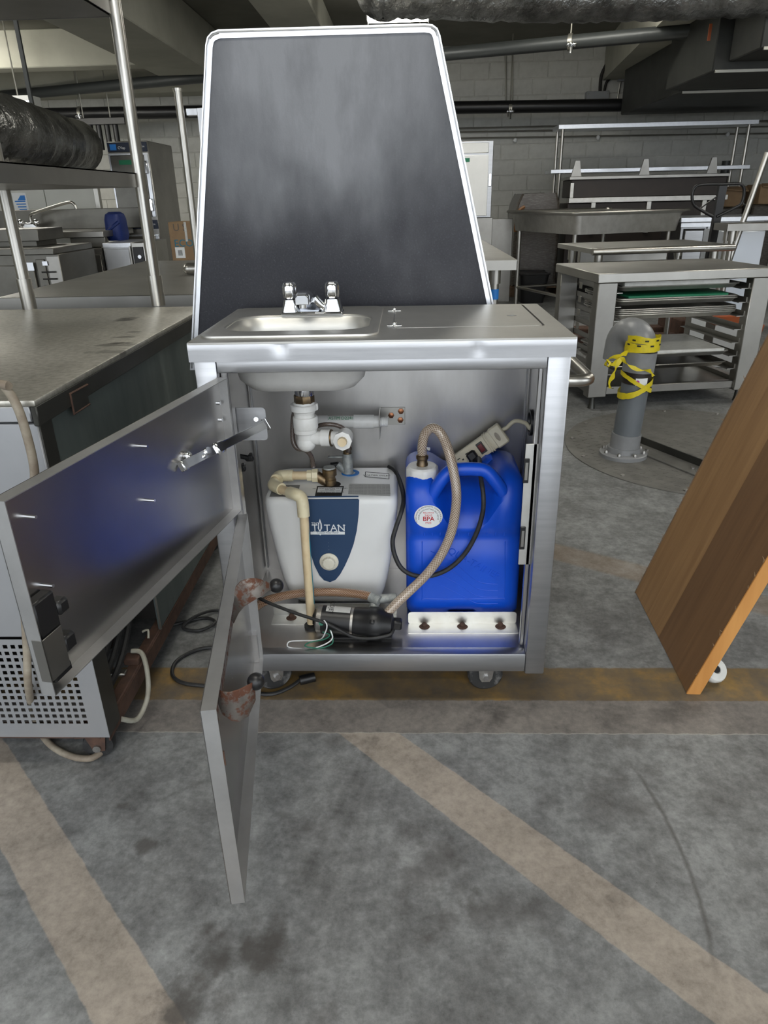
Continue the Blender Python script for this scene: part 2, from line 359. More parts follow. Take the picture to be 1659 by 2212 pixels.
# ================================================================== the setting
def floor_material():
    mt, nt, b, co = base('parking_concrete')
    co = nd(nt, 'ShaderNodeNewGeometry').outputs['Position']
    sep = nd(nt, 'ShaderNodeSeparateXYZ'); nt.links.new(co, sep.inputs[0]); X, Y = sep.outputs[0], sep.outputs[1]
    n1 = noise(nt, co, 2.3, 8, .65); n2 = noise(nt, co, 9, 12, .74); n3 = noise(nt, co, 55, 9, .75); n4 = noise(nt, co, 160, 4, .6); nb = noise(nt, co, 14, 3, .5); nw = noise(nt, co, 30, 4, .6)
    c = ramp(nt, n1, [(.30, (.135, .139, .142)), (.50, (.200, .205, .208)), (.68, (.262, .267, .270))])
    c = mixc(nt, .55, c, ramp(nt, n2, [(.34, (.075, .076, .076)), (.50, (.195, .199, .200)), (.66, (.33, .335, .335))]))
    c = mixc(nt, .42, c, ramp(nt, n3, [(.34, (.085, .084, .082)), (.5, (.20, .203, .203)), (.66, (.31, .31, .305))]))
    c = mixc(nt, ramp(nt, n4, [(.70, (0, 0, 0)), (.74, (.8, .8, .8))]), c, (.05, .047, .044)); c = mixc(nt, ramp(nt, n4, [(.24, (.55, .55, .55)), (.28, (0, 0, 0))]), c, (.42, .42, .41))
    c = mixc(nt, .55, c, ramp(nt, noise(nt, co, 4.5, 9, .72), [(.34, (.50, .48, .455)), (.48, (.92, .92, .91)), (.64, (1.28, 1.29, 1.29))]), 'MULTIPLY')
    c = mixc(nt, .5, c, ramp(nt, noise(nt, co, 26, 10, .78), [(.38, (.55, .55, .55)), (.5, (1, 1, 1)), (.64, (1.35, 1.35, 1.35))]), 'MULTIPLY')
    jit = math_(nt, 'MULTIPLY_ADD', nw, .012, -.006)
    def band(v, lo, hi, w=.002):
        v = math_(nt, 'ADD', v, jit)
        a = nd(nt, 'ShaderNodeMapRange', clamp=True); nt.links.new(v, a.inputs[0]); a.inputs[1].default_value = lo-w; a.inputs[2].default_value = lo+w
        d = nd(nt, 'ShaderNodeMapRange', clamp=True); nt.links.new(v, d.inputs[0]); d.inputs[1].default_value = hi-w; d.inputs[2].default_value = hi+w
        return math_(nt, 'SUBTRACT', a.outputs[0], d.outputs[0])
    tan = ramp(nt, n2, [(.34, (0.198, 0.169, 0.143)), (.50, (0.342, 0.295, 0.249)), (.66, (0.438, 0.384, 0.328))])
    tan = mixc(nt, .38, tan, ramp(nt, n3, [(.34, (0.144, 0.124, 0.105)), (.5, (0.336, 0.295, 0.252)), (.64, (0.456, 0.401, 0.345))]))
    grt = mixc(nt, .4, ramp(nt, n2, [(.38, (.095, .088, .084)), (.50, (.195, .178, .165)), (.66, (.275, .25, .228))]), ramp(nt, n3, [(.36, (.10, .09, .085)), (.62, (.27, .245, .22))]))
    yel = ramp(nt, noise(nt, co, 6, 8, .65), [(.36, (0.091, 0.073, 0.055)), (.52, (0.175, 0.117, 0.052)), (.66, (0.337, 0.195, 0.038))])
    s = math_(nt, 'ADD', X, Y)
    front = math_(nt, 'LESS_THAN', Y, -.087)
    wear = nd(nt, 'ShaderNodeMapRange', clamp=True); nt.links.new(n1, wear.inputs[0]); wear.inputs[1].default_value = .25; wear.inputs[2].default_value = .42
    for lo, hi in ((-.206, -.062), (-1.174, -1.026)):
        c = mixc(nt, math_(nt, 'MULTIPLY', math_(nt, 'MULTIPLY', band(s, lo, hi), front), math_(nt, 'MULTIPLY_ADD', wear.outputs[0], .3, .68)), c, tan)
    c = mixc(nt, math_(nt, 'MULTIPLY', band(Y, .029, .163, .003), .9), c, yel)
    c = mixc(nt, band(Y, -.087, .029, .0015), c, grt)
    c = mixc(nt, math_(nt, 'MULTIPLY', band(math_(nt, 'ADD', Y, math_(nt, 'MULTIPLY', X, .64)), 1.13, 1.27, .012), .35), c, (0.259, 0.162, 0.078))
    c = mixc(nt, math_(nt, 'MULTIPLY', band(Y, -.0895, -.0865, .0007), .5), c, (0.440, 0.414, 0.363))
    # oil and tyre marks with shapes of their own
    for px, py, rx, ry, k in ((-.255, -.61, .075, .05, .80), (-.285, -.70, .06, .035, .8), (-.469, -.408, .017, .017, .7), (-.55, -.31, .016, .010, .6), (-.083, -.722, .03, .02, .6),
                              (-.36, -.25, .045, .018, .55), (-.15, -.36, .06, .03, .35), (.53, -.20, .05, .022, .55), (.62, -.12, .07, .02, .55), (.26, -.02, .05, .03, .6), (.66, -.01, .12, .03, .5), (.09, -.46, .06, .10, .45), (.25, -.56, .10, .06, .40), (.45, -.29, .10, .05, .35), (-.10, -.115, .05, .02, .5)):
        dx = math_(nt, 'DIVIDE', math_(nt, 'SUBTRACT', X, px), rx); dy = math_(nt, 'DIVIDE', math_(nt, 'SUBTRACT', Y, py), ry)
        r2 = math_(nt, 'ADD', math_(nt, 'MULTIPLY', dx, dx), math_(nt, 'MULTIPLY', dy, dy))
        q = math_(nt, 'ADD', math_(nt, 'ADD', r2, math_(nt, 'MULTIPLY_ADD', n2, 6.0, -3.0)), math_(nt, 'MULTIPLY_ADD', nb, 9.0, -4.5))
        mr = nd(nt, 'ShaderNodeMapRange', clamp=True); nt.links.new(q, mr.inputs[0]); mr.inputs[1].default_value = 1.6; mr.inputs[2].default_value = -.6; mr.inputs[3].default_value = 0; mr.inputs[4].default_value = k
        c = mixc(nt, mr.outputs[0], c, (0.067, 0.060, 0.055))
    curve = math_(nt, 'SUBTRACT', X, math_(nt, 'MULTIPLY_ADD', math_(nt, 'MULTIPLY', math_(nt, 'ADD', Y, .42), math_(nt, 'ADD', Y, .42)), -.55, .571))
    lim = band(Y, -.62, -.20, .05)
    c = mixc(nt, math_(nt, 'MULTIPLY', math_(nt, 'MULTIPLY', band(curve, -.004, .004, .003), lim), .65), c, (0.071, 0.065, 0.061))
    nt.links.new(c, b.inputs['Base Color'])
    nt.links.new(math_(nt, 'MULTIPLY_ADD', n2, .35, .42), b.inputs['Roughness'])
    bn = nd(nt, 'ShaderNodeBump'); bn.inputs['Strength'].default_value = .25; bn.inputs['Distance'].default_value = .003
    nt.links.new(math_(nt, 'ADD', n2, math_(nt, 'MULTIPLY', n3, .5)), bn.inputs['Height']); nt.links.new(bn.outputs[0], b.inputs['Normal'])
    return mt
def struct(name, mt, *sh):
    o = P(name, None, mt, *sh, sm=0); o['kind'] = 'structure'; return o
struct('floor', floor_material(), B(-9, 9, -16, 10.3, -.2, 0, 0))
WY = 9.9
wb = struct('wall_back', GROUT, B(-8, 8, WY+.012, 10.3, 0, 3.0, 0))
struct('wall_left', CONCR, B(-8.3, -8, -3.6, 10.3, 0, 3.0, 0))
struct('wall_right', CONCR, B(8, 8.3, -3.6, 10.3, 0, 3.0, 0))
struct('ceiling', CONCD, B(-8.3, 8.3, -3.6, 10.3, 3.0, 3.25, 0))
# beams of the ceiling, then added columns
b1, b0 = FZ(431, 148, 2.5), FZ(331, 157, 2.5)
struct('trim_1', CONCR, B(-2.84, -2.17, -3.4, 8.1, 2.5, 2.998, .01))
struct('trim_2', CONCR, B(-7.9, -1.2, 9.45, WY-.002, 2.50, 2.998, .01))
struct('trim_3', CONCR, B(-7.9, -2.17, 8.1, 8.4, 2.62, 2.998, .01))
struct('trim_4', CONCR, HX([(2.15, 4.2, 2.55), (3.3, 4.2, 2.55), (3.9, WY-.01, 2.55), (2.75, WY-.01, 2.55), (2.15, 4.2, 2.998), (3.3, 4.2, 2.998), (3.9, WY-.01, 2.998), (2.75, WY-.01, 2.998)]))
struct('trim_5', CONCR, B(-1.3, -.78, -3.4, 9.44, 2.72, 2.998, .01))
struct('added_column_1', CONCR, B(-3.0, -2.5, -3.5, -3.0, 0, 2.999, .01)); struct('added_column_2', CONCR, B(2.1, 2.6, -3.5, -3.0, 0, 2.999, .01))  # added unseen columns behind the camera, they vary the reflections in the steel
# concrete blocks, each proud of the mortar
blk = None
def block_at(x, z, w=.392):
    global blk
    if blk is None:
        blk = P('concrete_block', wb, CMU, B(-.196, .196, -.012, .03, -.096, .096, .006), sm=0)
        o = blk
    else:
        o = blk.copy(); COL.objects.link(o)
    o.location = (x, WY+.012+random.uniform(-.002, .002), z); return o
rest = []
for row in range(15):
    z = .1+.2*row
    for k in range(-18, 19):
        x = .4*k+(.2 if row % 2 else 0)
        if (0.7 < x < 5.3 and .95 < z < 2.95) or (-5.6 < x < -1.5 and 1.15 < z < 2.5): block_at(x, z)
        else: rest.append(B(x-.196, x+.196, WY, WY+.03, z-.096, z+.096, 0))
P('block_courses', wb, CMU, *rest, sm=0, kind='stuff')

# ---- services on the ceiling
def pipe_px(name, label, cat, pts, r, mt, n=14, clamps=None, cm=CONDU):
    o = T(name, label, cat, pts[0]); P('pipe_run', o, mt, TU(pts, r, n))
    for c in clamps or []:
        P('clamp', o, cm, L([(r*1.1, -.02), (r*1.18, -.02), (r*1.18, .02), (r*1.1, .02)], AX(c, Vector(pts[-1])-Vector(pts[0])), 14))
        P('hanger_rod', o, CONDU, CY(V3(c[0], c[1], c[2]+r), V3(c[0], c[1], 3.0), .007, 6))
        P('clamp_bolt', o, CHROME, SP(V3(c[0]-.03, c[1]-r*1.2, c[2]-.03), .022, 8), SP(V3(c[0]+.03, c[1]-r*1.2, c[2]-.03), .022, 8), CY(V3(c[0], c[1]-r, c[2]-r*1.6), V3(c[0], c[1]-r, c[2]), .015, 6))
    return o
gA, gB = FZ(0, 208, 2.5), FZ(1500, 66, 2.5); gd = gB-gA
pipe_px('grey_drain_pipe', 'long dark grey drain pipe hung under the ceiling beams', 'pipe', [gA-gd*.15, gB], .062, GPIPE, 14, [gA+gd*.69, gA+gd*.87, gA+gd*.25])
bA, bB = FY(150, 246, 9.2), FY(1659, 222, 9.2); bd = bB-bA
pipe_px('black_insulated_pipe', 'thick black insulated pipe running along the block wall', 'pipe', [bA-bd*.1, bA+bd*.3, bA+bd*.6, bB+bd*.1], .075, BLACK, 14, [FY(1101, 236, 9.2), FY(1395, 225, 9.2), FY(1650, 220, 9.2), FY(175, 246, 9.2), FY(290, 250, 9.2)])
cA, cB = FY(945, 74, 9.78), FY(1182, 48, 9.78)
tag(P('steel_conduit', None, CONDU, TU([cA+V3(-1.6, 0, -.02), cA, cB, cB+V3(.03, 0, .10)], .028, 10), piv=cA), 'pale steel conduit with an elbow near the top of the block wall', 'conduit')
for i, (y0, y1) in enumerate(((277, 250), (284, 262), (297, 277))):
    a, c = FY(985, y0, 9.86), FY(1659, y1+12, 9.86)
    tag(P('wall_conduit', None, CONDU, TU([a+V3(-1.2, 0, .0), c+V3(.4, 0, 0)], .011, 8), piv=a), 'thin steel conduit running level along the block wall, one of three', 'conduit', 'thin wall conduits')
for px, py in ((1113, 303), (1292, 297), (1572, 290)):
    c = FY(px, py, 9.84); tag(P('conduit_strap', None, INK, SP(c, .03, 8), piv=c), 'small round white clip fixed to the block wall under the conduits', 'clip', 'white wall clips')
for px in (1093, 1107):
    a, c = FY(px, 30, 9.86), FY(px, 235, 9.86)
    tag(P('vertical_conduit', None, CONDU, CY(a, c, .010, 8), piv=c), 'thin conduit dropping down the block wall beside its twin', 'conduit', 'twin drop conduits')
c = FY(1289, 214, 9.84)
jb = T('junction_box', 'grey steel junction box on the block wall behind the black pipe', 'box', c)
P('case', jb, GREYBOX, B(c.x-.155, c.x+.155, 9.78, 9.898, c.z-.08, c.z+.09, .006))
P('cover_screw', jb, CONDU, *[SP(V3(c.x+sx*.13, 9.778, c.z+sz*.06), .008, 6) for sx in (-1, 1) for sz in (-1, 1)])
P('bent_conduit', jb, DARK, TU(smooth([FY(1296, 200, 9.83), FY(1300, 160, 9.83), FY(1322, 125, 9.8), FY(1350, 118, 9.8), FY(1362, 135, 9.8)], 5), .022, 8), TU(smooth([FY(1305, 200, 9.84), FY(1312, 175, 9.84), FY(1335, 160, 9.84)], 5), .018, 8))
c = FY(1369, 166, 9.8)
al = T('fire_alarm_box', 'small red alarm box on conduit in the dark wall corner', 'alarm box', c)
P('case', al, REDB, B(c.x-.055, c.x+.055, 9.76, 9.87, c.z-.06, c.z+.06, .006)); P('feed_conduit', al, CONDU, CY(c+V3(-.01, .05, -.06), c+V3(-.03, .05, -.36), .012, 8))
c = FY(1344, 166, 9.82)
sb = T('switch_box', 'small pale grey box on conduit beside the red alarm box', 'box', c)
P('case', sb, GREYBOX, B(c.x-.05, c.x+.05, 9.80, 9.895, c.z-.05, c.z+.05, .005)); P('feed_conduit', sb, CONDU, CY(c+V3(-.01, .04, -.05), c+V3(-.03, .04, -.36), .012, 8))
for px, py, w in ((1061, 55, .05), (1178, 45, .05)):
    c = FY(px, py, 9.8); bx_ = T('conduit_box', 'small grey conduit box on the pale conduit near the ceiling', 'box', c, group='conduit boxes')
    P('case', bx_, GREYBOX, B(c.x-.07, c.x+.07, 9.72, 9.86, c.z-.08, c.z+.08, .006)); P('knockout', bx_, CONDU, CY(V3(c.x, 9.74, c.z-.08), V3(c.x, 9.74, c.z-.12), .05, 10))
# fluorescent fixtures: those in view, then added ones that brighten the scene
def fixture(loc, lx, label):
    t = T('fluorescent_fixture', label, 'light fixture', loc)
    P('housing', t, WHITE, B(-lx/2, lx/2, -.11, .11, .05, .10, .004), B(-lx/2-.01, -lx/2, -.11, .11, -.03, .10, .003), B(lx/2, lx/2+.01, -.11, .11, -.03, .10, .003), local=True)
    P('lens', t, LAMP, LO([[(s*lx/2, -.10, .05), (s*lx/2, -.075, -.02), (s*lx/2, .075, -.02), (s*lx/2, .10, .05)] for s in (-1, 1)]), local=True)
    P('stem', t, CONDU, *[CY((s*lx*.35, 0, .10), (s*lx*.35, 0, 3.0-loc[2]), .008, 6) for s in (-1, 1)], local=True)
    return t
l0, l1 = FZ(795, 42, 2.66), FZ(925, 36, 2.66)
fixture(((l0.x+l1.x)/2, (l0.y+l1.y)/2, 2.66), l1.x-l0.x, 'lit fluorescent fixture above the top of the black board')
lL = FY(20, 233, 7.2)
fixture((lL.x-.3, lL.y, lL.z), 1.2, 'lit fluorescent fixture behind the silver flexible duct')
for fx, fy, lb in ((-4.4, 3.0, 'over the undercounter refrigerator by the sinks'), (-.1, 2.6, 'over the steel work table behind the board'), (3.4, 2.8, 'over the pan rack aisle'), (-3.2, .3, 'over the two-tier overshelf'), (-.2, -.7, 'over the open sink cart'), (2.8, .2, 'over the leaning wooden panel'),
                   (1.5, 6.0, 'over the trough sink'), (4.6, 4.3, 'beyond the pallet jack'), (-4.6, 6.3, 'behind the white partition'), (-5.3, 7.6, 'at the far end of the block wall'), (0, -2.8, 'at the open side of the garage')):
    fixture((fx, fy, 2.86), 1.3, 'added unseen fluorescent fixture '+lb)  # added out of view to brighten the cart, floor and back wall
fixture((-.65, 4.8, 2.60), 1.0, 'added fluorescent fixture hung low over the steel work table to light the beam')  # added out of view as extra light on the beam side
# flexible duct on the right top and silver duct on the left
def flexduct(name, label, pts, r, mt, seed):
    rng = random.Random(seed); p = smooth(pts, 26); rad = [r*(1+.05*(i % 2)+rng.uniform(-.04, .04)) for i in range(len(p))]
    o = T(name, label, 'duct', p[0]); P('duct_skin', o, mt, TU(p, rad, 22), sm=60)
    for q in (p[len(p)//3], p[2*len(p)//3]):
        P('hanger_strap', o, GPIPE, B(q.x-.015, q.x+.015, q.y-.012, q.y+.012, q.z+r*.9, 3.0, 0))
    return o
a, c2, e = FZ(860, -18, 2.5), FZ(1250, -8, 2.5), FZ(1659, -22, 2.5)
flexduct('foil_duct', 'crumpled silver foil duct crossing under the ceiling', [a+V3(-.1, .05, 0), a, c2, e, e+V3(.8, -.3, 0)], .16, DUCT, 1)
a, c2 = FY(-40, 272, 4.1), FY(172, 318, 6.2)
flexduct('flexible_duct', 'fat silver flexible duct hanging above the steel sinks', [a+V3(-.5, -1.0, .05), a, (a+c2)/2, c2], .22, DUCT, 2)
# rectangular ventilation duct on the right
vd = T('ventilation_duct', 'large dark sheet metal ventilation duct in the ceiling corner', 'duct', (3.4, 6.0, 2.3))
p1, p2 = FY(1468, 200, 6.9), FY(1640, 186, 6.9)
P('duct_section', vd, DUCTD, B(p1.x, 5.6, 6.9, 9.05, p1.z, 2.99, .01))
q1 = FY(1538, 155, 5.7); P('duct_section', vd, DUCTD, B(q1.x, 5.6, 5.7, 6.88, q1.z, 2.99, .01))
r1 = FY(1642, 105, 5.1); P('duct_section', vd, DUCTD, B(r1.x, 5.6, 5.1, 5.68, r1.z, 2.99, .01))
for (u, y0) in ((p1, 6.9), (q1, 5.7), (r1, 5.1)):
    P('flange', vd, CONDU, B(u.x+.02, 5.6, y0-.02, y0-.001, u.z-.012, u.z+.012, .002))
for px, py, y0 in ((1533, 70, 5.69), (1628, 14, 5.09)):
    g = FY(px, py, y0); P('orange_tag', vd, ORANGE, B(g.x-.012, g.x+.012, g.y-.006, g.y, g.z-.06, g.z+.06, 0))
# row of black hangers on the left
hr = T('black_hanger_row', 'row of short black pipe stubs under the black pipe', 'pipes', FY(200, 300, 8.9))
a, c2 = FY(165, 262, 8.9), FY(240, 266, 8.9)
P('hanger_rod', hr, CONDU, CY((a.x+.1, 8.9, a.z), (a.x+.1, 8.9, 3.0), .008, 6), CY((c2.x, 8.9, a.z), (c2.x, 8.9, 3.0), .008, 6))
P('header', hr, BLACK, B(a.x, c2.x+.2, 8.85, 8.95, a.z-.05, a.z+.03, .005))
for k in range(5):
    x = a.x+.06+k*.11; P('stub_pipe', hr, BLACK, CY((x, 8.9, a.z-.04), (x, 8.9, a.z-.34), .035, 10))

# ================================================================== the hand sink cart
cart = T('hand_sink_cart', 'open stainless steel hand sink cart on casters with two doors swung open', 'sink cart', (0, .23, 0))
HW, DP, ZT, ZF = .382, .466, .9, .150
# countertop: plate with cut-outs for bowl, hatch and its skirts
bowl = rr(-.345, -.03, .118, .325, .065, 6)
hat = rr(.022, .345, .135, .458, .012, 3)
P('countertop', cart, STEELTOP, PL(rr(-HW, HW, 0, DP, .004, 2), [bowl, hat], ZT-.004, ZT))
def skirt(bm):
    N = 90; rows = (ZT-.0005, ZT-.006, ZT-.016, ZT-.028, ZT-.038); g = []
    for z in rows:
        l = []
        for i in range(N+1):
            x = -HW+2*HW*i/N; y = 0
            for cx, cz, w, d in ((-.198, ZT-.004, .012, .007), (.192, ZT-.016, .008, .004)):
                y += d*math.exp(-((x-cx)/w)**2-((z-cz)/.014)**2)
            l.append(bm.verts.new((x, y+(.002 if z == rows[0] else 0), z)))
        g.append(l)
    for a, b in zip(g, g[1:]):
        for i in range(N): bm.faces.new((a[i], a[i+1], b[i+1], b[i]))
P('front_skirt', cart, STEEL, skirt, B(-HW, HW, .004, .012, ZT-.038, ZT-.034, 0))
P('side_skirt', cart, STEEL, B(-HW, -HW+.002, .001, DP, ZT-.038, ZT-.004, 0)); P('side_skirt', cart, STEEL, B(HW-.002, HW, .001, DP, ZT-.038, ZT-.004, 0))
P('back_skirt', cart, STEEL, B(-HW, HW, DP-.002, DP, ZT-.038, ZT-.004, 0))
lid = P('hatch_lid', cart, STEELTOP, PL(rr(.0235, .3395, .1365, .456, .010, 3), [circ(.293, .277, .0115, 20)], ZT-.003, ZT+.0005), B(.03, .334, .142, .45, ZT-.03, ZT-.027, 0))
for py in (672, 704):
    c = FZ(852, py, ZT); P('hinge_pin', cart, CHROME, B(c.x-.016, c.x+.016, c.y-.004, c.y+.004, ZT, ZT+.0025, .0008), SP(c+V3(0, 0, .004), .0055, 10))
P('hinge_wire', cart, CHROME, CY(FZ(853, 676, ZT+.002), FZ(850.5, 703, ZT+.002), .0008, 6))
# basin
def ring(x0, x1, y0, y1, r, z): return [(x, y, z) for x, y in rr(x0, x1, y0, y1, r, 6)]
bs = P('sink_basin', cart, STEELTOP, LO([ring(-.374, -.006, .045, .447, .03, ZT+.0003), ring(-.373, -.007, .046, .446, .03, ZT+.004), ring(-.366, -.014, .053, .439, .028, ZT+.0045), ring(-.360, -.020, .059, .433, .027, ZT+.002),
    ring(-.349, -.026, .114, .329, .067, ZT+.002), ring(-.343, -.032, .120, .323, .064, ZT-.004), ring(-.337, -.038, .126, .317, .062, ZT-.03), ring(-.325, -.050, .136, .307, .06, ZT-.115), ring(-.305, -.070, .155, .29, .055, ZT-.134), ring(-.28, -.09, .175, .27, .045, ZT-.138)], False, True))
P('bowl_coating', bs, COATW, LO([ring(-.350, -.024, .112, .330, .068, ZT-.006), ring(-.341, -.033, .121, .321, .064, ZT-.06), ring(-.329, -.045, .132, .311, .062, ZT-.115), ring(-.308, -.066, .152, .293, .056, ZT-.138), ring(-.27, -.10, .18, .265, .04, ZT-.143)], False, True))
# faucet
fa = P('faucet', cart, CHROME, B(-.247, -.100, .318, .368, ZT+.002, ZT+.010, .003),
       LO([[(x, y, ZT+.008) for x, y in rr(-.246, -.205, .320, .366, .008)], [(x, y, ZT+.037) for x, y in rr(-.240, -.210, .325, .361, .010)]]),
       LO([[(x, y, ZT+.008) for x, y in rr(-.146, -.101, .320, .366, .008)], [(x, y, ZT+.037) for x, y in rr(-.142, -.107, .325, .361, .010)]]), label='chrome two-handle faucet')
sp = []
for t, y, z, w, h in ((0, .355, .906, .030, .006), (.1, .348, .922, .026, .014), (.3, .328, .940, .021, .015), (.5, .30, .948, .0185, .013), (.7, .272, .950, .0170, .0125), (.9, .248, .948, .0165, .012), (1, .244, .947, .0145, .0095)):
    sp.append([(-.184+dx, y, z+dz) for dx, dz in ((-w, -h), (-w*.95, h*.4), (-w*.6, h), (w*.6, h), (w*.95, h*.4), (w, -h))])
P('spout', fa, CHROME, LO(sp), CY((-.184, .257, .945), (-.184, .257, .928), .0085, 14))
P('spout_arm', fa, CHROME, TU(smooth([(-.168, .338, .940), (-.155, .340, .925), (-.138, .343, .913)], 4), [.012]*9, 10))
for x in (-.2255, -.1245):
    R = []
    for z, r in ((.937, .011), (.940, .0145), (.950, .0165), (.965, .0165), (.974, .014), (.977, .009)):
        R.append([(x+r*(1+.09*math.cos(6*a))*math.cos(a), .343+r*(1+.09*math.cos(6*a))*math.sin(a), z) for a in [2*PI*k/36 for k in range(36)]])
    P('handle', fa, CHROME, LO(R), sm=60)
# frame
for x0, x1 in ((-.376, -.331), (.330, .376)):
    P('corner_post', cart, STEEL, B(x0, x1, .008, .045, .097, ZT-.036, .004, seg=2)); P('corner_post', cart, STEEL, B(x0, x1, .4445, .462, .097, ZT-.036, .004, seg=2))
P('top_rail', cart, STEEL, B(-.331, .330, .010, .040, .8365, ZT-.036, .003, seg=2)); P('bottom_rail', cart, STEEL, B(-.331, .330, .010, .04, .103, .1535, .003, seg=2))
P('door_stop', cart, STEELIN, B(-.331, -.315, .03, .06, .154, .836, .002)); P('door_stop', cart, STEELIN, B(.320, .330, .046, .06, .154, .836, .002))
P('side_panel', cart, STEELIN, B(-.374, -.370, .045, .44, .11, ZT-.036, 0)); P('side_panel', cart, STEELIN, B(.370, .374, .045, .44, .11, ZT-.036, 0))
P('back_panel', cart, STEELIN, B(-.37, .37, .440, .444, .11, ZT-.036, 0)); P('back_seam', cart, STEEL, B(.362, .3655, .430, .4395, .16, .83, .001)); P('back_seam', cart, STEEL, B(-.3655, -.362, .430, .4395, .16, .83, .001))
P('base_shelf', cart, STEELIN, B(-.37, .37, .04, .44, ZF-.004, ZF, 0))
P('cord_grommet', cart, BLACK, L([(.030, -.003), (.034, 0), (.034, .006), (.026, .006), (.024, .0)], AX((.3695, .36, .62), (-1, 0, 0)), 20))
# retaining angles on the shelf
def angle(x0, x1, y, n):
    a = P('retaining_angle', cart, ALUP, B(x0, x1, y, y+.045, ZF, ZF+.002, 0), PL(rr(x0, x1, ZF, ZF+.036, .008, 3), (), 0, .002, FR((0, y+.045, 0), (1, 0, 0), (0, -1, 0))))
    for k in range(n):
        x = x0+(x1-x0)*(.15+.7*k/max(1, n-1)); P('rusted_bolt', a, RUST, SP((x, y+.030, ZF+.006), .0075, 10), L([(.014, 0), (.011, .0022)], Matrix.Translation((x, y+.028, ZF+.0021)), 12))
    return a
angle(.050, .326, .103, 3); angle(-.305, .02, .145, 2)
# magnet strip on the right
mp = [FY(1131, 958, .05), FY(1113, 1218, .05)]
P('catch_strip', cart, ALUP, B(mp[1].x+.006, mp[1].x+.042, .046, .048, mp[1].z, mp[0].z, .0006))
for py in (1016, 1161):
    c = FY(1134-(py-1016)*.055, py, .046); P('magnet_catch', cart, BLACK, B(c.x-.004, c.x+.008, .040, .0465, c.z-.028, c.z+.028, .001)); P('magnet_face', cart, STDK, B(c.x-.001, c.x+.005, .0385, .0405, c.z-.02, c.z+.02, 0))
P('push_handle', cart, STPOLE, TU(smooth([(.376, .06, .800), (.405, .06, .800), (.425, .068, .800), (.432, .09, .800), (.432, .2, .800), (.432, .37, .800), (.425, .392, .800), (.405, .40, .800), (.376, .40, .800)], 4), .0125, 14))
# casters
TREAD = mat('worn_black_tread', (.022, .022, .022), .6, 0, (.16, .155, .15), 38, None, (.52, .72))
def caster(x, y, rz):
    M_ = Matrix.Translation((x, y, 0)) @ Matrix.Rotation(rz, 4, 'Z')
    c = P('caster', cart, CASTM, B(-.035, .035, -.03, .03, .092, .103, .002, M_), L([(.022, .080), (.022, .092)], M_, 14),
          *[PL([(-.022, .088), (.022, .088), (.016, .040), (.010, .030), (-.010, .030), (-.016, .040)], (), -.0012, .0012, M_ @ FR((0, s*.019, 0), (1, 0, 0), (0, -1, 0))) for s in (-1, 1)])
    P('wheel', c, TREAD, L([(.012, -.015), (.040, -.015), (.044, -.011), (.0450, 0), (.044, .011), (.040, .015), (.012, .015)], M_ @ AX((0, 0, .045), (0, 1, 0)), 26))
    P('axle_bolt', c, CHROME, L([(.008, -.026), (.008, .026)], M_ @ AX((0, 0, .045), (0, 1, 0)), 6)); P('wheel_hub', c, CASTM, L([(.016, -.0165), (.016, .0165)], M_ @ AX((0, 0, .045), (0, 1, 0)), 20))
caster(.244, .085, .06); caster(-.295, .085, .5); caster(.244, .39, .3); caster(-.29, .39, -.4)

STFL = mat('door_flange_steel', (.66, .66, .66), .46, 1, (.52, .52, .52), 9, None, (.3, .7), rv=.12)
# ---- doors: shallow trays swung open on the left post
def door(H, F, z0, z1, t):
    d = (V3(F[0], F[1], 0)-V3(H[0], H[1], 0)); w = d.length; d.normalize(); inn = V3(-d.y, d.x, 0)
    M_ = FR(V3(H[0], H[1], z1)-inn*t, d, inn); h = z1-z0; e = .0014
    o = P('door', cart, DOORIN, B(0, w, 0, h, 0, e, 0, M_), sm=0)
    P('top_flange', o, STFL, B(0, w-e, 0, e, e, t, 0, M_), sm=0); P('bottom_flange', o, STFL, B(0, w-e, h-e, h, e, t, 0, M_), sm=0)
    P('hinge_flange', o, STFL, B(0, e, e, h-e, e, t, 0, M_), B(e, .006, e, h-e, t-e, t, 0, M_), sm=0); P('end_flange', o, STFL, B(w-e, w, 0, h, 0, t, 0, M_), sm=0)
    return o, M_, w, h, inn
def on(px, py, M_, off=0):
    n = M_.col[2].to_3d(); o = M_.translation+n*off; d = ray(px, py); return CP+d*((o-CP).dot(n)/d.dot(n))
ud, UM, uw, uh, un = door((-.3075, -.002), (-.431, -.628), .541, .831, .022)
for px, py in ((300, 963), (316, 1080), (55, 1115), (93, 1263)):
    a = on(px, py, UM); P('threaded_stud', ud, CHROME, CY(a, a+un*.016, .0026, 8))
P('latch_body', ud, BLACK, B(uw-.046, uw-.004, .148, .205, .001, .020, .003, UM), B(uw-.066, uw-.044, .168, .190, .004, .024, .004, UM), label='black latch body')
P('latch_body', ud, BLACK, B(uw-.048, uw-.01, .262, .278, .002, .020, .003, UM), B(uw-.064, uw-.038, .222, .248, .004, .024, .004, UM), label='black latch body')
P('latch_bracket', ud, STDK, B(uw-.040, uw+.001, .200, .266, .0215, .0235, .0005, UM), B(uw-.001, uw+.0012, .200, .266, .008, .0235, 0, UM))
P('hinge_bolt', ud, CHROME, *[CY(M_p, M_p+un*.004, .004, 8) for M_p in (UM @ V3(.012, .05, .0015), UM @ V3(.012, .085, .0015))])
ld, LM, lw, lh, ln_ = door((-.2975, -.002), (-.207, -.642), .152, .531, .022)
P('stiffener', ld, DOORIN, B(.0, .02, .3, lh-.002, .0015, .014, 0, LM))
P('handle_backing', ld, RUSTED, B(lw-.010, lw-.0075, .085, .165, .002, .018, 0, LM)); P('handle_slot', ld, RUST, B(lw-.004, lw-.0018, .075, .10, .012, .024, 0, LM))
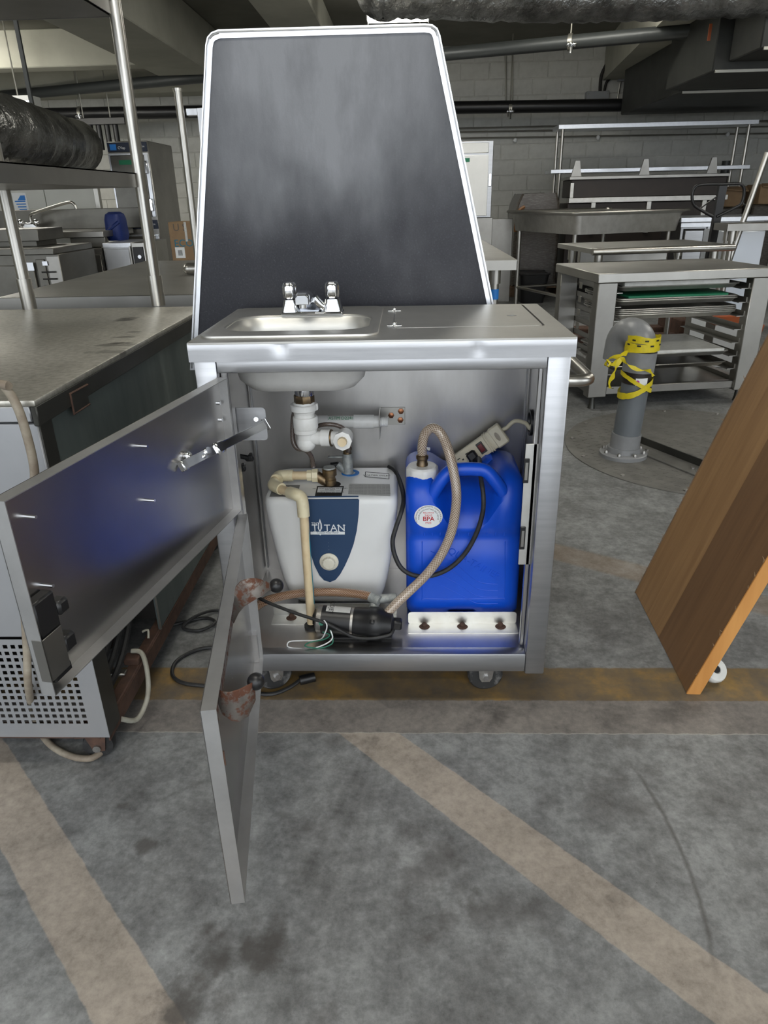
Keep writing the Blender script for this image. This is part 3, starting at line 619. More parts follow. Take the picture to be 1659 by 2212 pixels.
# paper towel holder inside the lower door
th = P('roll_holder_plate', ld, RUSTED, B(.27, lw-.035, .055, .095, .0015, .0045, 0, LM), label='rust speckled roll holder')
def tongue(pairs, ys, bx, by, r, yb):
    R = []
    for (t, q), y in zip(pairs, ys):
        a_, b_ = FY(*t, y), FY(*q, y); R.append([a_, b_, b_+V3(0, .0022, .0008), a_+V3(0, .0022, .0008)])
    P('holder_arm', ld, RUSTED, LO(R), sm=60, label='rust speckled curved arm'); P('ball_knob', ld, BLACK, SP(FY(bx, by, yb), r, 18))
tongue((((498, 1336), (505, 1347)), ((508, 1270), (516, 1324)), ((519, 1257), (528, 1310)), ((537, 1251), (547, 1298)), ((554, 1251), (566, 1288)), ((570, 1256), (580, 1277)), ((585, 1262), (590, 1272))), (-.345, -.35, -.352, -.348, -.34, -.328, -.315), 597, 1265, .0130, -.31)
tongue((((467, 1488), (468, 1512)), ((478, 1496), (480, 1543)), ((495, 1498), (500, 1557)), ((515, 1492), (518, 1559)), ((535, 1482), (537, 1547)), ((550, 1474), (552, 1513))), (-.585, -.595, -.600, -.596, -.586, -.572), 553, 1472, .0130, -.565)
# stay arm between the upper door and the cart
bp = [FY(502, 881, .066), FY(579, 951, .066)]
P('stay_bracket', cart, STEEL, PL(rr(bp[0].x-.035, bp[1].x, bp[1].z, bp[0].z, .008, 4), (), 0, .002, FR((0, .068, 0), (1, 0, 0), (0, -1, 0))))
sA, sB = FY(572, 918, .055), on(399, 1004, UM, .012)
sd = (sA-sB); sl = sd.length; SM = FRX(sB, sd, V3(.2, -1, .35))
st = P('stay_arm', cart, CHROME, B(0, sl, -.0085, .0085, -.002, .002, .0006, SM), B(0, sl, .007, .0088, -.006, .003, .0004, SM))
P('stay_slider', st, CHROME, B(sl*.34, sl*.43, -.012, .012, -.004, .008, .003, SM)); P('stay_joint', st, CHROME, L([(.007, -.004), (.007, .006)], SM @ Matrix.Translation((sl*.26, .004, 0)), 14), SP(SM @ V3(sl*.2, -.002, .003), .0035, 8))
P('stay_foot', st, CHROME, B(-.010, .004, -.010, .010, -.008, .006, .002, SM), SP(on(405, 985, UM, .006), .009, 12)); P('stay_clip', st, CHROME, TU([SM @ V3(sl-.006, .012, .004), SM @ V3(sl+.006, .012, .004), SM @ V3(sl+.006, -.012, .004), SM @ V3(sl-.004, -.012, .004)], .0012, 6), CY(FY(553, 906, .066), FY(553, 906, .060), .005, 10))
for px, py in ((541, 990), (524, 1012)):
    c = FY(px, py, .13); P('wing_knob', cart, BLACK, B(c.x-.012, c.x+.008, c.y-.005, c.y+.005, c.z-.007, c.z+.006, .003, None), CY(c+V3(-.03, .002, .006), c, .006, 8), B(c.x-.004, c.x+.006, c.y-.010, c.y+.010, c.z-.003, c.z+.011, .002))

# ---- plumbing under the bowl
def axp(px, py, y): return FY(px, py, y)
dy = .222
def col_(px, y0, y1, rpx, mt, name, n=20):
    a, b = FY(px, y0, dy), FY(px, y1, dy); r = rpx*1.68/FPX; a.x = b.x = (a.x+b.x)/2
    return P(name, cart, mt, L([(r*.94, 0), (r, (b-a).length*.12), (r, (b-a).length*.88), (r*.94, (b-a).length)], AX(a, b-a), n))
col_(657, 826, 853, 21, CHROME, 'drain_flange'); col_(657, 852, 870, 22, BRASS, 'drain_nut', 8)
col_(657, 868, 893, 23, PVC, 'drain_tailpiece'); col_(656, 872, 886, 29, PVC, 'slip_nut')
P('slip_nut_ear', cart, PVC, B(*[v for v in (FY(627, 880, dy).x, FY(687, 880, dy).x)], dy-.006, dy+.006, FY(650, 886, dy).z, FY(650, 872, dy).z, .002))
col_(657, 890, 900, 22, PVC, 'drain_thread'); col_(660, 899, 925, 27, PVC, 'union_nut'); col_(660, 924, 934, 25, PVC, 'union_collar')
a, b = FY(661, 932, dy), FY(662, 955, dy)
P('trap_body', cart, PVC, TU([a, b], .0215, 18), SP(b, .0235, 18), TU([b, b+V3(0, 0, .0)+V3(0, 0, -.004)], .0235, 18))
t0, t1 = FY(664, 946, dy), FY(745, 946, dy-.01)
P('trap_arm', cart, PVC, CY(t0, t1, .0165, 18)); P('trap_collar', cart, PVC, CY(t0.lerp(t1, .38), t0.lerp(t1, .62), .0205, 18)); P('trap_band', cart, BRASS, CY(t0.lerp(t1, .63), t0.lerp(t1, .66), .0208, 18))
P('cleanout_tee', cart, PVC, L([(.0205, -.025), (.0205, .03)], AX(FY(743, 946, dy), (0, -1, .12)), 18)); P('cleanout_cap', cart, PVC, L([(.0225, .028), (.0225, .042), (.012, .044)], AX(FY(743, 946, dy), (0, -1, .12)), 8)); P('cleanout_plug', cart, CPVC, L([(.012, .042), (.0105, .056)], AX(FY(743, 946, dy), (0, -1, .12)), 12))
yb = .385
w0, w1, w2, w3, w4, w5 = [FY(px, 911+k, yb) for px, k in ((672, 0), (708, 0), (764, 0), (808, 0), (822, 0), (840, 1))]
P('waste_coupling', cart, PVC, CY(w0, w1, .0165, 18)); P('waste_pipe', cart, PVC, CY(w1, w2, .0150, 18)); P('waste_coupling', cart, PVC, CY(w2, w3, .0182, 18)); P('waste_adapter', cart, PVC, CY(w3, w4, .0155, 18)); P('waste_thread', cart, PVC, L([(.0115+.001*(k % 2), k*.0024) for k in range(9)], AX(w4, w5-w4), 18))
P('pipe_print', cart, GRNINK, TX('ASTM D2241', .012, FR(FY(737, 905, yb-.0145)+V3(0, -.0006, .002), (1, 0, 0), (0, -.9, .45)), .0001))
g0, g1 = FY(822, 880, .4375), FY(875, 917, .4375)
P('pipe_bracket', cart, STMID, B(g0.x, g1.x, .4365, .4385, g1.z, g0.z, .0005), B(g0.x-.002, g0.x, .36, .4385, g1.z-.015, g0.z, .0004))
for px, py in ((845, 897), (866, 888), (865, 907)): P('copper_bolt', cart, COPPER, L([(.0085, 0), (.008, .004), (.003, .0055)], AX(FY(px, py, .4365), (0, -1, 0)), 6))
P('supply_hose', cart, BRAID, TU(smooth([FY(638, 880, .26), FY(633, 910, .26), FY(633, 950, .255), FY(642, 968, .25), FY(660, 972, .26), FY(672, 985, .27), FY(676, 1003, .28), FY(677, 1010, .28)], 5), .0062, 10))
P('supply_hose', cart, BRAID, TU(smooth([FY(640, 875, .28), FY(640, 905, .28), FY(660, 925, .3), FY(700, 917, .26), FY(728, 919, .26), FY(745, 930, .265), FY(751, 955, .28), FY(752, 975, .30)], 5), .0055, 10))

# ================================================================== water heater
hy = .2
wh = T('water_heater', 'white compact water heater with a navy front panel standing in the cart', 'water heater', (-.141, .31, ZF))
HC = -.141; R = []
for z, hwid, yf, yk, r in ((.1502, .095, .262, .405, .02), (.158, .112, .245, .41, .025), (.18, .122, .222, .413, .03), (.21, .130, .208, .415, .03), (.25, .139, .201, .416, .03), (.30, .148, .2, .417, .03), (.35, .155, .2, .418, .03), (.40, .162, .2, .418, .03), (.44, .166, .2, .418, .03), (.462, .167, .2, .418, .03), (.473, .1655, .202, .417, .03), (.479, .161, .207, .414, .03), (.481, .154, .215, .410, .03)):
    R.append([(x, y, z) for x, y in rr(HC-hwid, HC+hwid, yf, yk, r, 6)])
P('body', wh, WHITE, LO(R), sm=45)
FX_ = lambda q, dyy=0: FR((0, hy-.0003-dyy, 0), (1, 0, 0), (0, -1, 0))
def front(pts, y): return [(FY(px, py, y).x, FY(px, py, y).z) for px, py in pts]
nv = [(659, 1079), (776, 1079), (775, 1110), (771, 1145), (764, 1175), (755, 1200), (745, 1222), (735, 1240), (725, 1252), (713, 1257), (700, 1253), (690, 1242), (680, 1222), (672, 1198), (665, 1165), (660, 1125)]
npn = P('front_panel', wh, NAVY, PL(front(nv, hy), (), 0, .0012, FX_(0)), label='navy front panel with white lettering')
P('panel_lip', wh, NAVY, LO([[FY(660, 1079, .1988), FY(775, 1079, .1988)][::1]+[FY(775, 1082, .1988), FY(660, 1082, .1988)], [V3(FY(661, 1079, .2).x, .2030, .4752), V3(FY(774, 1079, .2).x, .2030, .4752), V3(FY(774, 1079, .2).x, .2045, .4742), V3(FY(661, 1079, .2).x, .2045, .4742)], [V3(FY(661, 1079, .2).x, .2120, .4818), V3(FY(774, 1079, .2).x, .2120, .4818), V3(FY(774, 1079, .2).x, .2125, .4808), V3(FY(661, 1079, .2).x, .2125, .4808)]]))
def ft(s, px, py, size, mt, par, y=hy-.0016, align='CENTER', name='lettering'):
    c = FY(px, py, y); return P(name, par, mt, TX(s, size, FR(c, (1, 0, 0), (0, -1, 0)), .0001, align), sm=0)
ft('T', 680, 1141, .026, INK, npn); ft('TAN', 723, 1141, .0262, INK, npn); ft('TINY', 681, 1131, .0092, INK, npn)
bl, tl = FY(700, 1147.6, hy).z, FY(700, 1134.2, hy).z
P('letter_serif', npn, INK, *[B(FY(px-w, 1147, hy).x, FY(px+w, 1147, hy).x, hy-.0018, hy-.0015, z-.0007, z+.0007, 0) for px, w, z in ((680, 3.4, bl), (704, 3.4, bl), (714, 3, bl), (725, 3, bl), (732, 2.6, bl), (744, 2.6, tl), (731, 2.2, tl))], sm=0)
P('spear_emblem', npn, INK, PL(front([(691, 1120), (695, 1131), (696, 1140), (692.5, 1147), (690, 1147), (686.5, 1140), (688, 1131)], hy), [front([(691, 1126), (689.4, 1133), (689.4, 1141), (691, 1145), (692.6, 1141), (692.6, 1133)], hy)], 0, .0003, FR((0, hy-.0015, 0), (1, 0, 0), (0, -1, 0))), sm=0)
P('banner', npn, INK, PL(front([(671, 1148), (745, 1148), (745, 1154), (694, 1154), (692, 1156), (690, 1154), (671, 1154)], hy), (), 0, .0003, FR((0, hy-.0015, 0), (1, 0, 0), (0, -1, 0))), sm=0)
ft('Compact Water Heater', 708, 1151, .0056, NAVY, npn, hy-.0021)
ft('.\n.\n.', 710, 1178, .010, GREYBOX, npn)
kc = FY(711, 1213, hy-.001)
kn = P('thermostat_dial', wh, CREAM, L([(.0245, 0), (.0245, .003), (.0225, .0045), (.012, .0045)], AX(kc, (0, -1, 0)), 28)); P('dial_grip', kn, CREAM, LO([[(kc.x+rad*(1+.04*math.cos(14*a))*math.cos(a), kc.y-yy, kc.z+rad*(1+.04*math.cos(14*a))*math.sin(a)) for a in [2*PI*k/56 for k in range(56)]] for yy, rad in ((.004, .0165), (.014, .0155), (.0155, .0135))]))
def quad_top(pts, z, mt, name, par, h=.0003): return P(name, par, mt, PL([(FZ(a, b, z).x, FZ(a, b, z).y) for a, b in pts], (), z, z+h), sm=0)
zt = .4812
l1_ = quad_top([(680, 1072), (685, 1050), (743, 1050), (738, 1072)], zt, BLKINK, 'warning_label', wh); quad_top([(685, 1064), (687, 1053), (740, 1053), (737, 1064)], zt+.0002, INK, 'label_field', l1_)
for i, s in enumerate(('TO AVOID DAMAGE, OR INJURY', 'DO NOT', 'turn on heater until', 'TANK IS FULL OF WATER')):
    c = FZ(713, 1055+i*2.7, zt+.0006); P('label_text', l1_, BLKINK, TX(s, .0062, Matrix.Translation(c), .0001), sm=0)
l2_ = quad_top([(752, 1068), (755, 1045), (842, 1046), (843, 1072)], zt, LABELW, 'instruction_label', wh)
for i in range(8):
    c = FZ(798, 1048+i*2.6, zt+.0005); P('label_text', l2_, LABELG, TX('Install in accordance with instructions and all local codes.', .0046, Matrix.Translation(c) @ Matrix.Diagonal((1, 1, 1, 1)), .0001), sm=0)
l3_ = quad_top([(788, 1030), (789, 1019), (841, 1023), (841, 1035)], zt, BLKINK, 'inlet_label', wh); quad_top([(789.5, 1029), (790.5, 1020.2), (839.5, 1024), (839.5, 1034)], zt+.0002, WHITE, 'label_field', l3_)
c = FZ(814, 1027, zt+.0006); P('label_text', l3_, BLKINK, TX('WATER INLET', .0115, Matrix.Translation(c) @ Matrix.Rotation(-.09, 4, 'Z'), .0001), sm=0)
quad_top([(582, 1073), (592, 1048), (648, 1048), (642, 1073)], zt, LABELG, 'rating_label', wh)
quad_top([(593, 1033), (594, 1025), (606, 1025), (605, 1033)], zt, LABELG, 'outlet_label', wh)
c = FZ(757, 1022, zt); P('inlet_ring', wh, BLUET, PL(circ(c.x, c.y, .024, 28), [circ(c.x, c.y, .014, 20)], zt, zt+.0012), sm=0)
vx = FZ(752, 1022, zt)
va = P('inlet_valve', wh, VALVE, L([(.0145, 0), (.0150, .004), (.0140, .006), (.0140, .045), (.0125, .048), (.0125, .056)], Matrix.Translation(vx), 16), CY(vx+V3(-.028, 0, .026), vx, .010, 12), label='corroded shut-off valve')
P('valve_nipple', va, BRASS, L([(.0105, .054), (.0105, .064), (.0125, .066), (.0125, .074), (.0085, .076), (.0085, .095)], Matrix.Translation(vx), 10)); P('valve_lever', va, VALVE, B(-.052, -.010, -.005, .005, .044, .049, .002, Matrix.Translation(vx)))
P('lever_grip', va, BLACK, CY(vx+V3(-.045, 0, .022), vx+V3(-.026, 0, .024), .009, 10))
bx0 = FZ(713, 1046, zt)
rv = P('relief_valve', wh, BRASS, L([(.0165, 0), (.0165, .014), (.0145, .016), (.0145, .024), (.0185, .026), (.0185, .042), (.0165, .044)], Matrix.Translation(bx0), 18), CY(bx0+V3(-.034, .002, .024), bx0, .0135, 14), label='brass relief valve'); P('valve_cap', rv, VALVE, L([(.0165, .043), (.015, .0475)], Matrix.Translation(bx0), 18))
P('relief_hole', wh, DARK, PL(circ(bx0.x+.006, bx0.y-.002, .022, 20), (), zt, zt+.0006), sm=0)
u0 = bx0+V3(-.034, .002, .024)
e1 = u0+V3(-.098, .0, .0); e2 = e1+V3(-.004, -.052, -.006); e3 = FY(650, 1072, .168); e4 = FY(655, 1100, .160); e5 = FY(673, 1346, .135)
dp = P('discharge_pipe', wh, CPVC, TU(smooth([u0, u0.lerp(e1, .7), e1, e2, e2.lerp(e3, .5)+V3(0, -.004, 0), e3+V3(-.006, 0, .003), e4, e4.lerp(e5, .3), e4.lerp(e5, .6), e5], 5), .0112, 14), label='cream plastic discharge pipe')
P('pipe_union', dp, CPVCL, L([(.018, -.002), (.018, .012), (.0145, .014), (.0145, .026)], AX(u0+V3(.002, 0, 0), (-1, 0, 0)), 8))
P('pipe_elbow', dp, CPVCL, TU(smooth([u0.lerp(e1, .62), u0.lerp(e1, .82), e1+V3(.002, -.004, 0), e1.lerp(e2, .35)], 5), .0152, 14), L([(.0165, 0), (.0165, .008)], AX(e1.lerp(e2, .30), e2-e1), 16))
P('pipe_elbow', dp, CPVCL, TU(smooth([e1.lerp(e2, .72), e2, e2.lerp(e3, .30)+V3(0, -.003, 0)], 5), .0152, 14))
P('pipe_elbow', dp, CPVCL, TU(smooth([e2.lerp(e3, .62)+V3(0, -.004, 0), e3+V3(-.010, 0, .004), e3+V3(.002, -.002, -.008), e4.lerp(e5, .06)], 5), .0152, 14))
pd = (e5-e4).normalized(); sdx = V3(1, 0, 0)
P('printed_stripe', dp, TEAL, LO([[q+V3(.0105, -.005, 0), q+V3(.0116, .0, 0), q+V3(.0108, .004, 0), q+V3(.0095, 0, 0)] for q in (e4.lerp(e5, .10), e4.lerp(e5, .5), e4.lerp(e5, .82))]))
P('pipe_foot', dp, RUB, L([(.019, 0), (.019, .006), (.013, .007)], Matrix.Translation((e5.x, e5.y, ZF)), 16))

# ================================================================== blue water container
jg = T('water_container', 'blue plastic water container with a white cap standing in the cart', 'water container', (.19, .3, ZF))
def sst(t): t = max(0, min(1, t)); return t*t*(3-2*t)
R = []; x0, x1 = .046, .335
xs = [0, .004, .012, .024, .04]+[.05+.0125*k for k in range(16)]+[.249, .265, .277, .285, .289]
for dx in xs:
    x = x0+dx; e = min(dx, x1-x0-dx); ins = .028*(1-math.sqrt(max(0, 1-(1-min(1, e/.034))**2))); 
    c = 1-sst((abs(x-.196)-.034)/.062)        # recess under the handle
    zA = .487-.075*c; yB, zB = .192+.028*c, .513-.055*c; yC, zC = .214+.082*c, .533-.030*c
    lowc = 1-sst((abs(x-.185)-.035)/.006)
    zb = .1512+.012*lowc
    f = .175+ins
    R.append([(x, .405-ins, .152+ins*.4), (x, .192+ins, zb+ins*.4), (x, f, zb+.016), (x, f-.0, .20), (x, f, .30), (x, f, .366), (x, f+.003, .369), (x, f+.003, .394), (x, f, .397), (x, f, zA-ins*.6), (x, max(yB, f+.01), zB-ins*.7), (x, max(yC, f+.02), zC-ins*.7), (x, .395-ins, zC-ins*.7), (x, .41-ins, zC-.016-ins), (x, .41-ins, .17)])
jb_ = P('body', jg, BLUE, LO(R), sm=50)
P('handle', jg, BLUE, TU(smooth([(.098, .20, .455), (.112, .197, .492), (.135, .197, .530), (.155, .20, .549), (.178, .202, .553), (.215, .202, .553), (.24, .20, .548), (.262, .197, .525), (.284, .197, .492), (.298, .20, .455)], 5), .0165, 16))
P('rear_hump', jg, BLUE, LO([[(x, y,   .490) for x, y in rr(.235, .322, .325, .40, .02)], [(x, y, .515) for x, y in rr(.245, .312, .335, .40, .02)], [(x, y, .526) for x, y in rr(.257, .300, .345, .397, .018)]]))
cc = FY(912, 1033, .246)+V3(0, 0, .004)
P('neck', jg, BLUE, L([(.036, -.03), (.036, .004)], Matrix.Translation(cc), 24))
cp = P('screw_cap', jg, PVC, LO([[(cc.x+rd*(1+(.045 if (k % 6) < 3 and z < .03 else 0))*math.cos(2*PI*k/48), cc.y+rd*(1+(.045 if (k % 6) < 3 and z < .03 else 0))*math.sin(2*PI*k/48), cc.z+z) for k in range(48)] for rd, z in ((.0375, .0), (.0385, .004), (.0385, .020), (.0375, .026), (.034, .0305))]), sm=30, label='white screw cap')
P('hose_barb', cp, BRASS, L([(.014, .030), (.014, .036), (.0125, .038), (.0125, .046), (.015, .048), (.015, .056), (.0115, .058), (.0105, .07)], Matrix.Translation(cc), 14))
cv = FY(1101, 1026, .30)
P('vent_spout', jg, BLUE, L([(.020, -.02), (.016, .0)], Matrix.Translation(cv), 16)); P('vent_cap', jg, PVC, L([(.0140, 0), (.0140, .014), (.011, .017), (.009, .0165)], Matrix.Translation(cv), 12), B(.004, .0165, -.004, .004, .008, .018, .001, Matrix.Translation(cv)))
sc = FY(925.5, 1116, .1745)
sk = P('round_sticker', jg, INK, PL(circ(sc.x, sc.z, .0345, 40, .0305), (), 0, .0004, FR((0, .1747, 0), (1, 0, 0), (0, -1, 0))), sm=0, label='white oval sticker with red print')
def st_(s, dz, size, mt, dxx=0): return P('sticker_print', sk, mt, TX(s, size, FR((sc.x+dxx, .17405, sc.z+dz), (1, 0, 0), (0, -1, 0)), .0001), sm=0)
P('sticker_print', sk, BLKINK, TX('BPA', .0165, FR((sc.x+.0006, .1743, sc.z-.0069), (1, 0, 0), (0, -1, 0)), .00005), sm=0); st_('BPA', -.0062, .0165, RED); st_('RELIANCE', .0102, .0058, RED); st_('SANS', .0032, .0078, RED); st_('FREE', -.0168, .0072, RED)
def arc_text(s, size, rad, mt, squash):
    def go(bm):
        b2 = bmesh.new(); TX(s, size, Matrix(), .0001)(b2)
        for v in b2.verts:
            a = -v.co.x/rad+PI/2; rr_ = rad+v.co.y
            v.co = Vector((sc.x+rr_*math.cos(a), .17405-v.co.z, sc.z+rr_*math.sin(a)*squash-.003))
        me = bpy.data.meshes.new('t'); b2.to_mesh(me); b2.free(); bm.from_mesh(me); bpy.data.meshes.remove(me)
    return P('sticker_print', sk, mt, go, sm=0)
arc_text('VOTRE SANTE EST IMPORTANTE, COMPTEZ SUR NOUS', .0049, .0302, BLKINK, .98); arc_text('YOUR HEALTH MATTERS, RELY ON US', .0049, .0235, BLKINK, .98)
for px in (917, 934, 951, 990, 1012, 1052, 1071, 1089):
    c = FY(px, 1150, .178); P('level_mark', jb_, BLUE, B(c.x-.0022, c.x+.0022, .1765, .1785, c.z-.009, c.z+.009, .0008))
P('embossed_name', jb_, BLUE, TX('AQUA-TAINER', .026, FR(FY(1018, 1215, .1748), (1, 0, -.62), (0, -1, 0)), .0009), sm=0)
P('embossed_rib', jb_, BLUE, *[TU(smooth([FY(930+k*8, 1190+k*25, .1752), FY(980+k*6, 1215+k*24, .1752), FY(1030, 1255+k*16, .1752), FY(1075, 1262+k*14, .1752)], 4), .0011, 6) for k in range(4)])
P('embossed_frame', jb_, BLUE, TU(smooth([FY(912, 1170, .1755), FY(912, 1285, .1755), FY(920, 1293, .1755), FY(1000, 1294, .1755), FY(1085, 1292, .1755), FY(1090, 1285, .1755), FY(1091, 1170, .1755)], 3), .0012, 6))

# ---- hoses, cords and pump
hs = T('suction_hose', 'clear braided hose arching from the blue container down to the pump', 'hose', FY(822, 1340, .085))
hp = [cc+V3(0, 0, .062), FY(912, 965, .238), FY(917, 940, .235), FY(930, 926, .23), FY(944, 928, .22), FY(958, 946, .21), FY(970, 978, .19), FY(980, 1020, .170), FY(986, 1065, .155), FY(983, 1110, .152), FY(973, 1155, .150), FY(952, 1200, .148), FY(922, 1240, .144), FY(890, 1272, .135), FY(858, 1302, .115), FY(824, 1338, .090)]
P('braided_tube', hs, HOSE, TU(smooth(hp, 6), .0118, 18), sm=60)
P('hose_clamp', hs, CHROME, L([(.0128, -.004), (.0128, .004)], AX(hp[0]+V3(0, 0, .010), (0, 0, 1)), 18), B(.012, .02, -.003, .003, -.003, .003, .001, Matrix.Translation(hp[0]+V3(0, 0, .01)))); P('hose_clamp', hs, CHROME, L([(.0128, -.004), (.0128, .004)], AX(hp[-1].lerp(hp[-2], .15), hp[-2]-hp[-1]), 18))
pm = T('water_pump', 'black electric water pump lying on the cart shelf', 'pump', (-.09, .1, ZF))
ma, mb = V3(-.175, .098, .197), V3(-.085, .092, .192); md = (mb-ma).normalized(); XP = AX(ma, md, (0, 0, 1))
P('motor', pm, BLACK, L([(.030, .006), (.0355, .012), (.0355, .088)], XP, 30)); P('motor_end', pm, CASTM, L([(.028, -.004), (.034, .0), (.0352, .014)], XP, 26)); P('motor_band', pm, CASTM, L([(.0362, .084), (.0362, .090)], XP, 30))
P('pump_head', pm, BLACK, L([(.036, .090), (.038, .10), (.039, .125), (.042, .130), (.042, .155), (.036, .165), (.03, .185), (.014, .19)], XP, 24), B(-.03, .03, -.036, .036, .128, .150, .006, XP), label='black plastic pump head')
P('pressure_switch', pm, BLACK, B(-.016, .010, -.024, .0, .178, .21, .004, XP)); P('head_bolt', pm, CHROME, *[SP(XP @ V3(.024*math.cos(a), .024*math.sin(a), .178), .004, 8) for a in (2.2, 3.3, 4.3)])
P('pump_port', pm, BLACK, L([(.014, -.02), (.014, .012), (.0165, .012), (.0165, .018)], AX(hp[-1]-(hp[-2]-hp[-1]).normalized()*.012, hp[-2]-hp[-1]), 8)); P('pump_port', pm, VALVE, CY(XP @ V3(.02, -.03, .135), XP @ V3(.040, -.050, .14), .013, 10), CY(XP @ V3(.040, -.050, .14), XP @ V3(.046, -.055, .19), .012, 10)); P('pump_foot', pm, RUB, B(-.15, .01, .075, .125, ZF, ZF+.007, .002), B(-.12, -.10, .085, .115, ZF, .17, .002), B(-.03, -.01, .085, .115, ZF, .17, .002))
lr = []
for k in range(9):
    a = math.radians(18+k*5.5-40); lr.append(XP @ V3(.0358*math.cos(a), -.0358*math.sin(a), .022)); 
lr2 = [XP @ V3(.0358*math.cos(math.radians(-22+k*5.5)), -.0358*math.sin(math.radians(-22+k*5.5)), .082) for k in range(9)]
def strip(a, b):
    def go(bm):
        A = [bm.verts.new(v) for v in a]; Bv = [bm.verts.new(v) for v in b]
        for i in range(len(a)-1): bm.faces.new((A[i], A[i+1], Bv[i+1], Bv[i]))
    return go
pl_ = P('rating_label', pm, LABELW, strip(lr, lr2)); 
P('label_print', pl_, BLKINK, TX('FLOJET', .016, FR(XP @ V3(.0320*math.cos(.0)+.0042, -.0030, .034), XP.to_3x3() @ V3(.25, .9, 0), XP.to_3x3() @ V3(1, .1, 0)), .0001), sm=0)
P('wire_gland', pm, BLACK, B(-.02, .012, -.03, .004, -.014, .0, .004, XP)); P('green_dot', pm, GRNW, L([(.006, 0), (.006, .002)], AX(FY(694, 1346, .055), (0, -1, .3)), 14))
h2 = T('discharge_hose', 'brown braided hose lying behind the pump along the heater base', 'hose', FY(600, 1292, .165))
P('braided_tube', h2, HOSE2, TU(smooth([FY(815, 1296, .128), FY(795, 1287, .142), FY(755, 1281, .158), FY(700, 1279, .165), FY(645, 1282, .168), FY(600, 1290, .165), FY(570, 1300, .16), FY(545, 1318, .16)], 6), .0112, 18), sm=60)
P('hose_fitting', h2, VALVE, CY(FY(800, 1289, .139), FY(820, 1299, .125), .0135, 12))
pc = tag(P('pump_cable', None, RUB, TU(smooth([FY(548, 1285, .13), FY(580, 1302, .10), FY(640, 1325, .075), FY(700, 1345, .055), FY(735, 1362, .05), FY(765, 1376, .05), FY(800, 1379, .045), FY(840, 1372, .05), FY(850, 1360, .065)], 6), .0042, 10), piv=FY(640, 1398, .05)), 'black cable running from the door side under the pump motor', 'cable')
wr = T('loose_wires', 'loop of white and green wires hanging from the pump', 'wires', FY(670, 1400, .05))
def wire(nm, mt, pts, r=.0016):
    for p in pts: p.z = max(p.z, ZF+.0025)
    P(nm, wr, mt, TU(smooth(pts, 6), r, 8))
wire('white_wire', INK, [FY(700, 1340, .055), FY(706, 1350, .045), FY(703, 1365, .045), FY(690, 1382, .055), FY(650, 1384, .055), FY(625, 1386, .05), FY(622, 1397, .04), FY(645, 1405, .035), FY(675, 1402, .035), FY(705, 1390, .04), FY(718, 1378, .045), FY(714, 1362, .05)])
wire('green_wire', GRNW, [FY(697, 1365, .05), FY(712, 1372, .045), FY(700, 1381, .045), FY(668, 1388, .04), FY(660, 1396, .035), FY(690, 1400, .035), FY(715, 1392, .04), FY(719, 1380, .045), FY(712, 1360, .055)])
# power strip on the back
s0, s1 = FY(958, 1020, .412), FY(1086, 930, .412); sd_ = s1-s0; L0 = sd_.length; PM = FRX((s0+s1)/2+V3(0, -.012, 0), sd_, V3(0, -1, .32))
ps = T('power_strip', 'beige power strip propped slanting against the cart back panel', 'power strip', s0)
P('housing', ps, BEIGEP, B(-L0/2, L0/2, -.026, .026, -.016, .016, .005, PM, 2), B(L0/2-.034, L0/2+.002, -.029, .029, -.018, .018, .004, PM), B(L0/2-.046, L0/2-.042, -.028, .028, -.017, .0175, .001, PM), B(L0/2-.052, L0/2-.049, -.028, .028, -.017, .0175, .001, PM))
sw = P('switch', ps, BLACK, B(L0/2-.078, L0/2-.060, -.016, .016, .014, .0185, .001, PM)); P('switch_rocker', sw, REDSW, B(L0/2-.0755, L0/2-.0625, -.011, .011, .016, .0215, .001, PM))
for k in range(5):
    xx = L0/2-.108-k*.026
    P('outlet', ps, BLACK, B(xx-.006, xx+.003, .009, .0115, .0158, .0163, 0, PM), B(xx-.006, xx+.003, -.0075, -.005, .0158, .0163, 0, PM), B(xx+.005, xx+.010, .0005, .0045, .0158, .0163, 0, PM))
P('brand_mark', ps, BEIGEC, L([(.008, .0182), (.008, .0184)], PM @ Matrix.Translation((L0/2-.018, 0, 0)), 18, .7, 1.6))
ce = PM @ V3(L0/2, .006, 0)
P('strip_cord', ps, BEIGEP, TU(smooth([ce-(PM.to_3x3() @ V3(.01, 0, 0)), ce, ce+V3(.012, 0, .006), FY(1112, 910, .40), FY(1135, 914, .38), FY(1146, 926, .365), V3(.373, .36, .615)], 5), .0055, 10))
pc2 = PM @ V3(L0/2-.098, 0, .017)
hc = T('heater_cord', 'black power cord looping from the heater across the blue container', 'cord', FY(900, 1246, .16))
P('plug', hc, BLACK, B(-.013, .013, -.013, .013, 0, .022, .005, PM @ Matrix.Translation((L0/2-.1, -.002, .0162))), TU([pc2+V3(-.002, -.014, -.008), pc2+V3(-.003, -.018, -.035)], [.009, .006], 10))
P('cable', hc, RUB, TU(smooth([pc2+V3(-.003, -.018, -.03), FY(1034, 990, .34), FY(1036, 1015, .235), FY(1040, 1040, .185), FY(1044, 1070, .163), FY(1043, 1105, .158), FY(1030, 1150, .158), FY(1005, 1195, .158), FY(970, 1228, .157), FY(930, 1244, .156), FY(895, 1243, .156), FY(868, 1228, .160), FY(853, 1200, .168), FY(848, 1170, .178), FY(855, 1140, .188), FY(867, 1105, .205), FY(872, 1075, .24), FY(864, 1040, .33), FY(852, 1016, .385), FY(840, 1008, .41)], 6), .0058, 12))
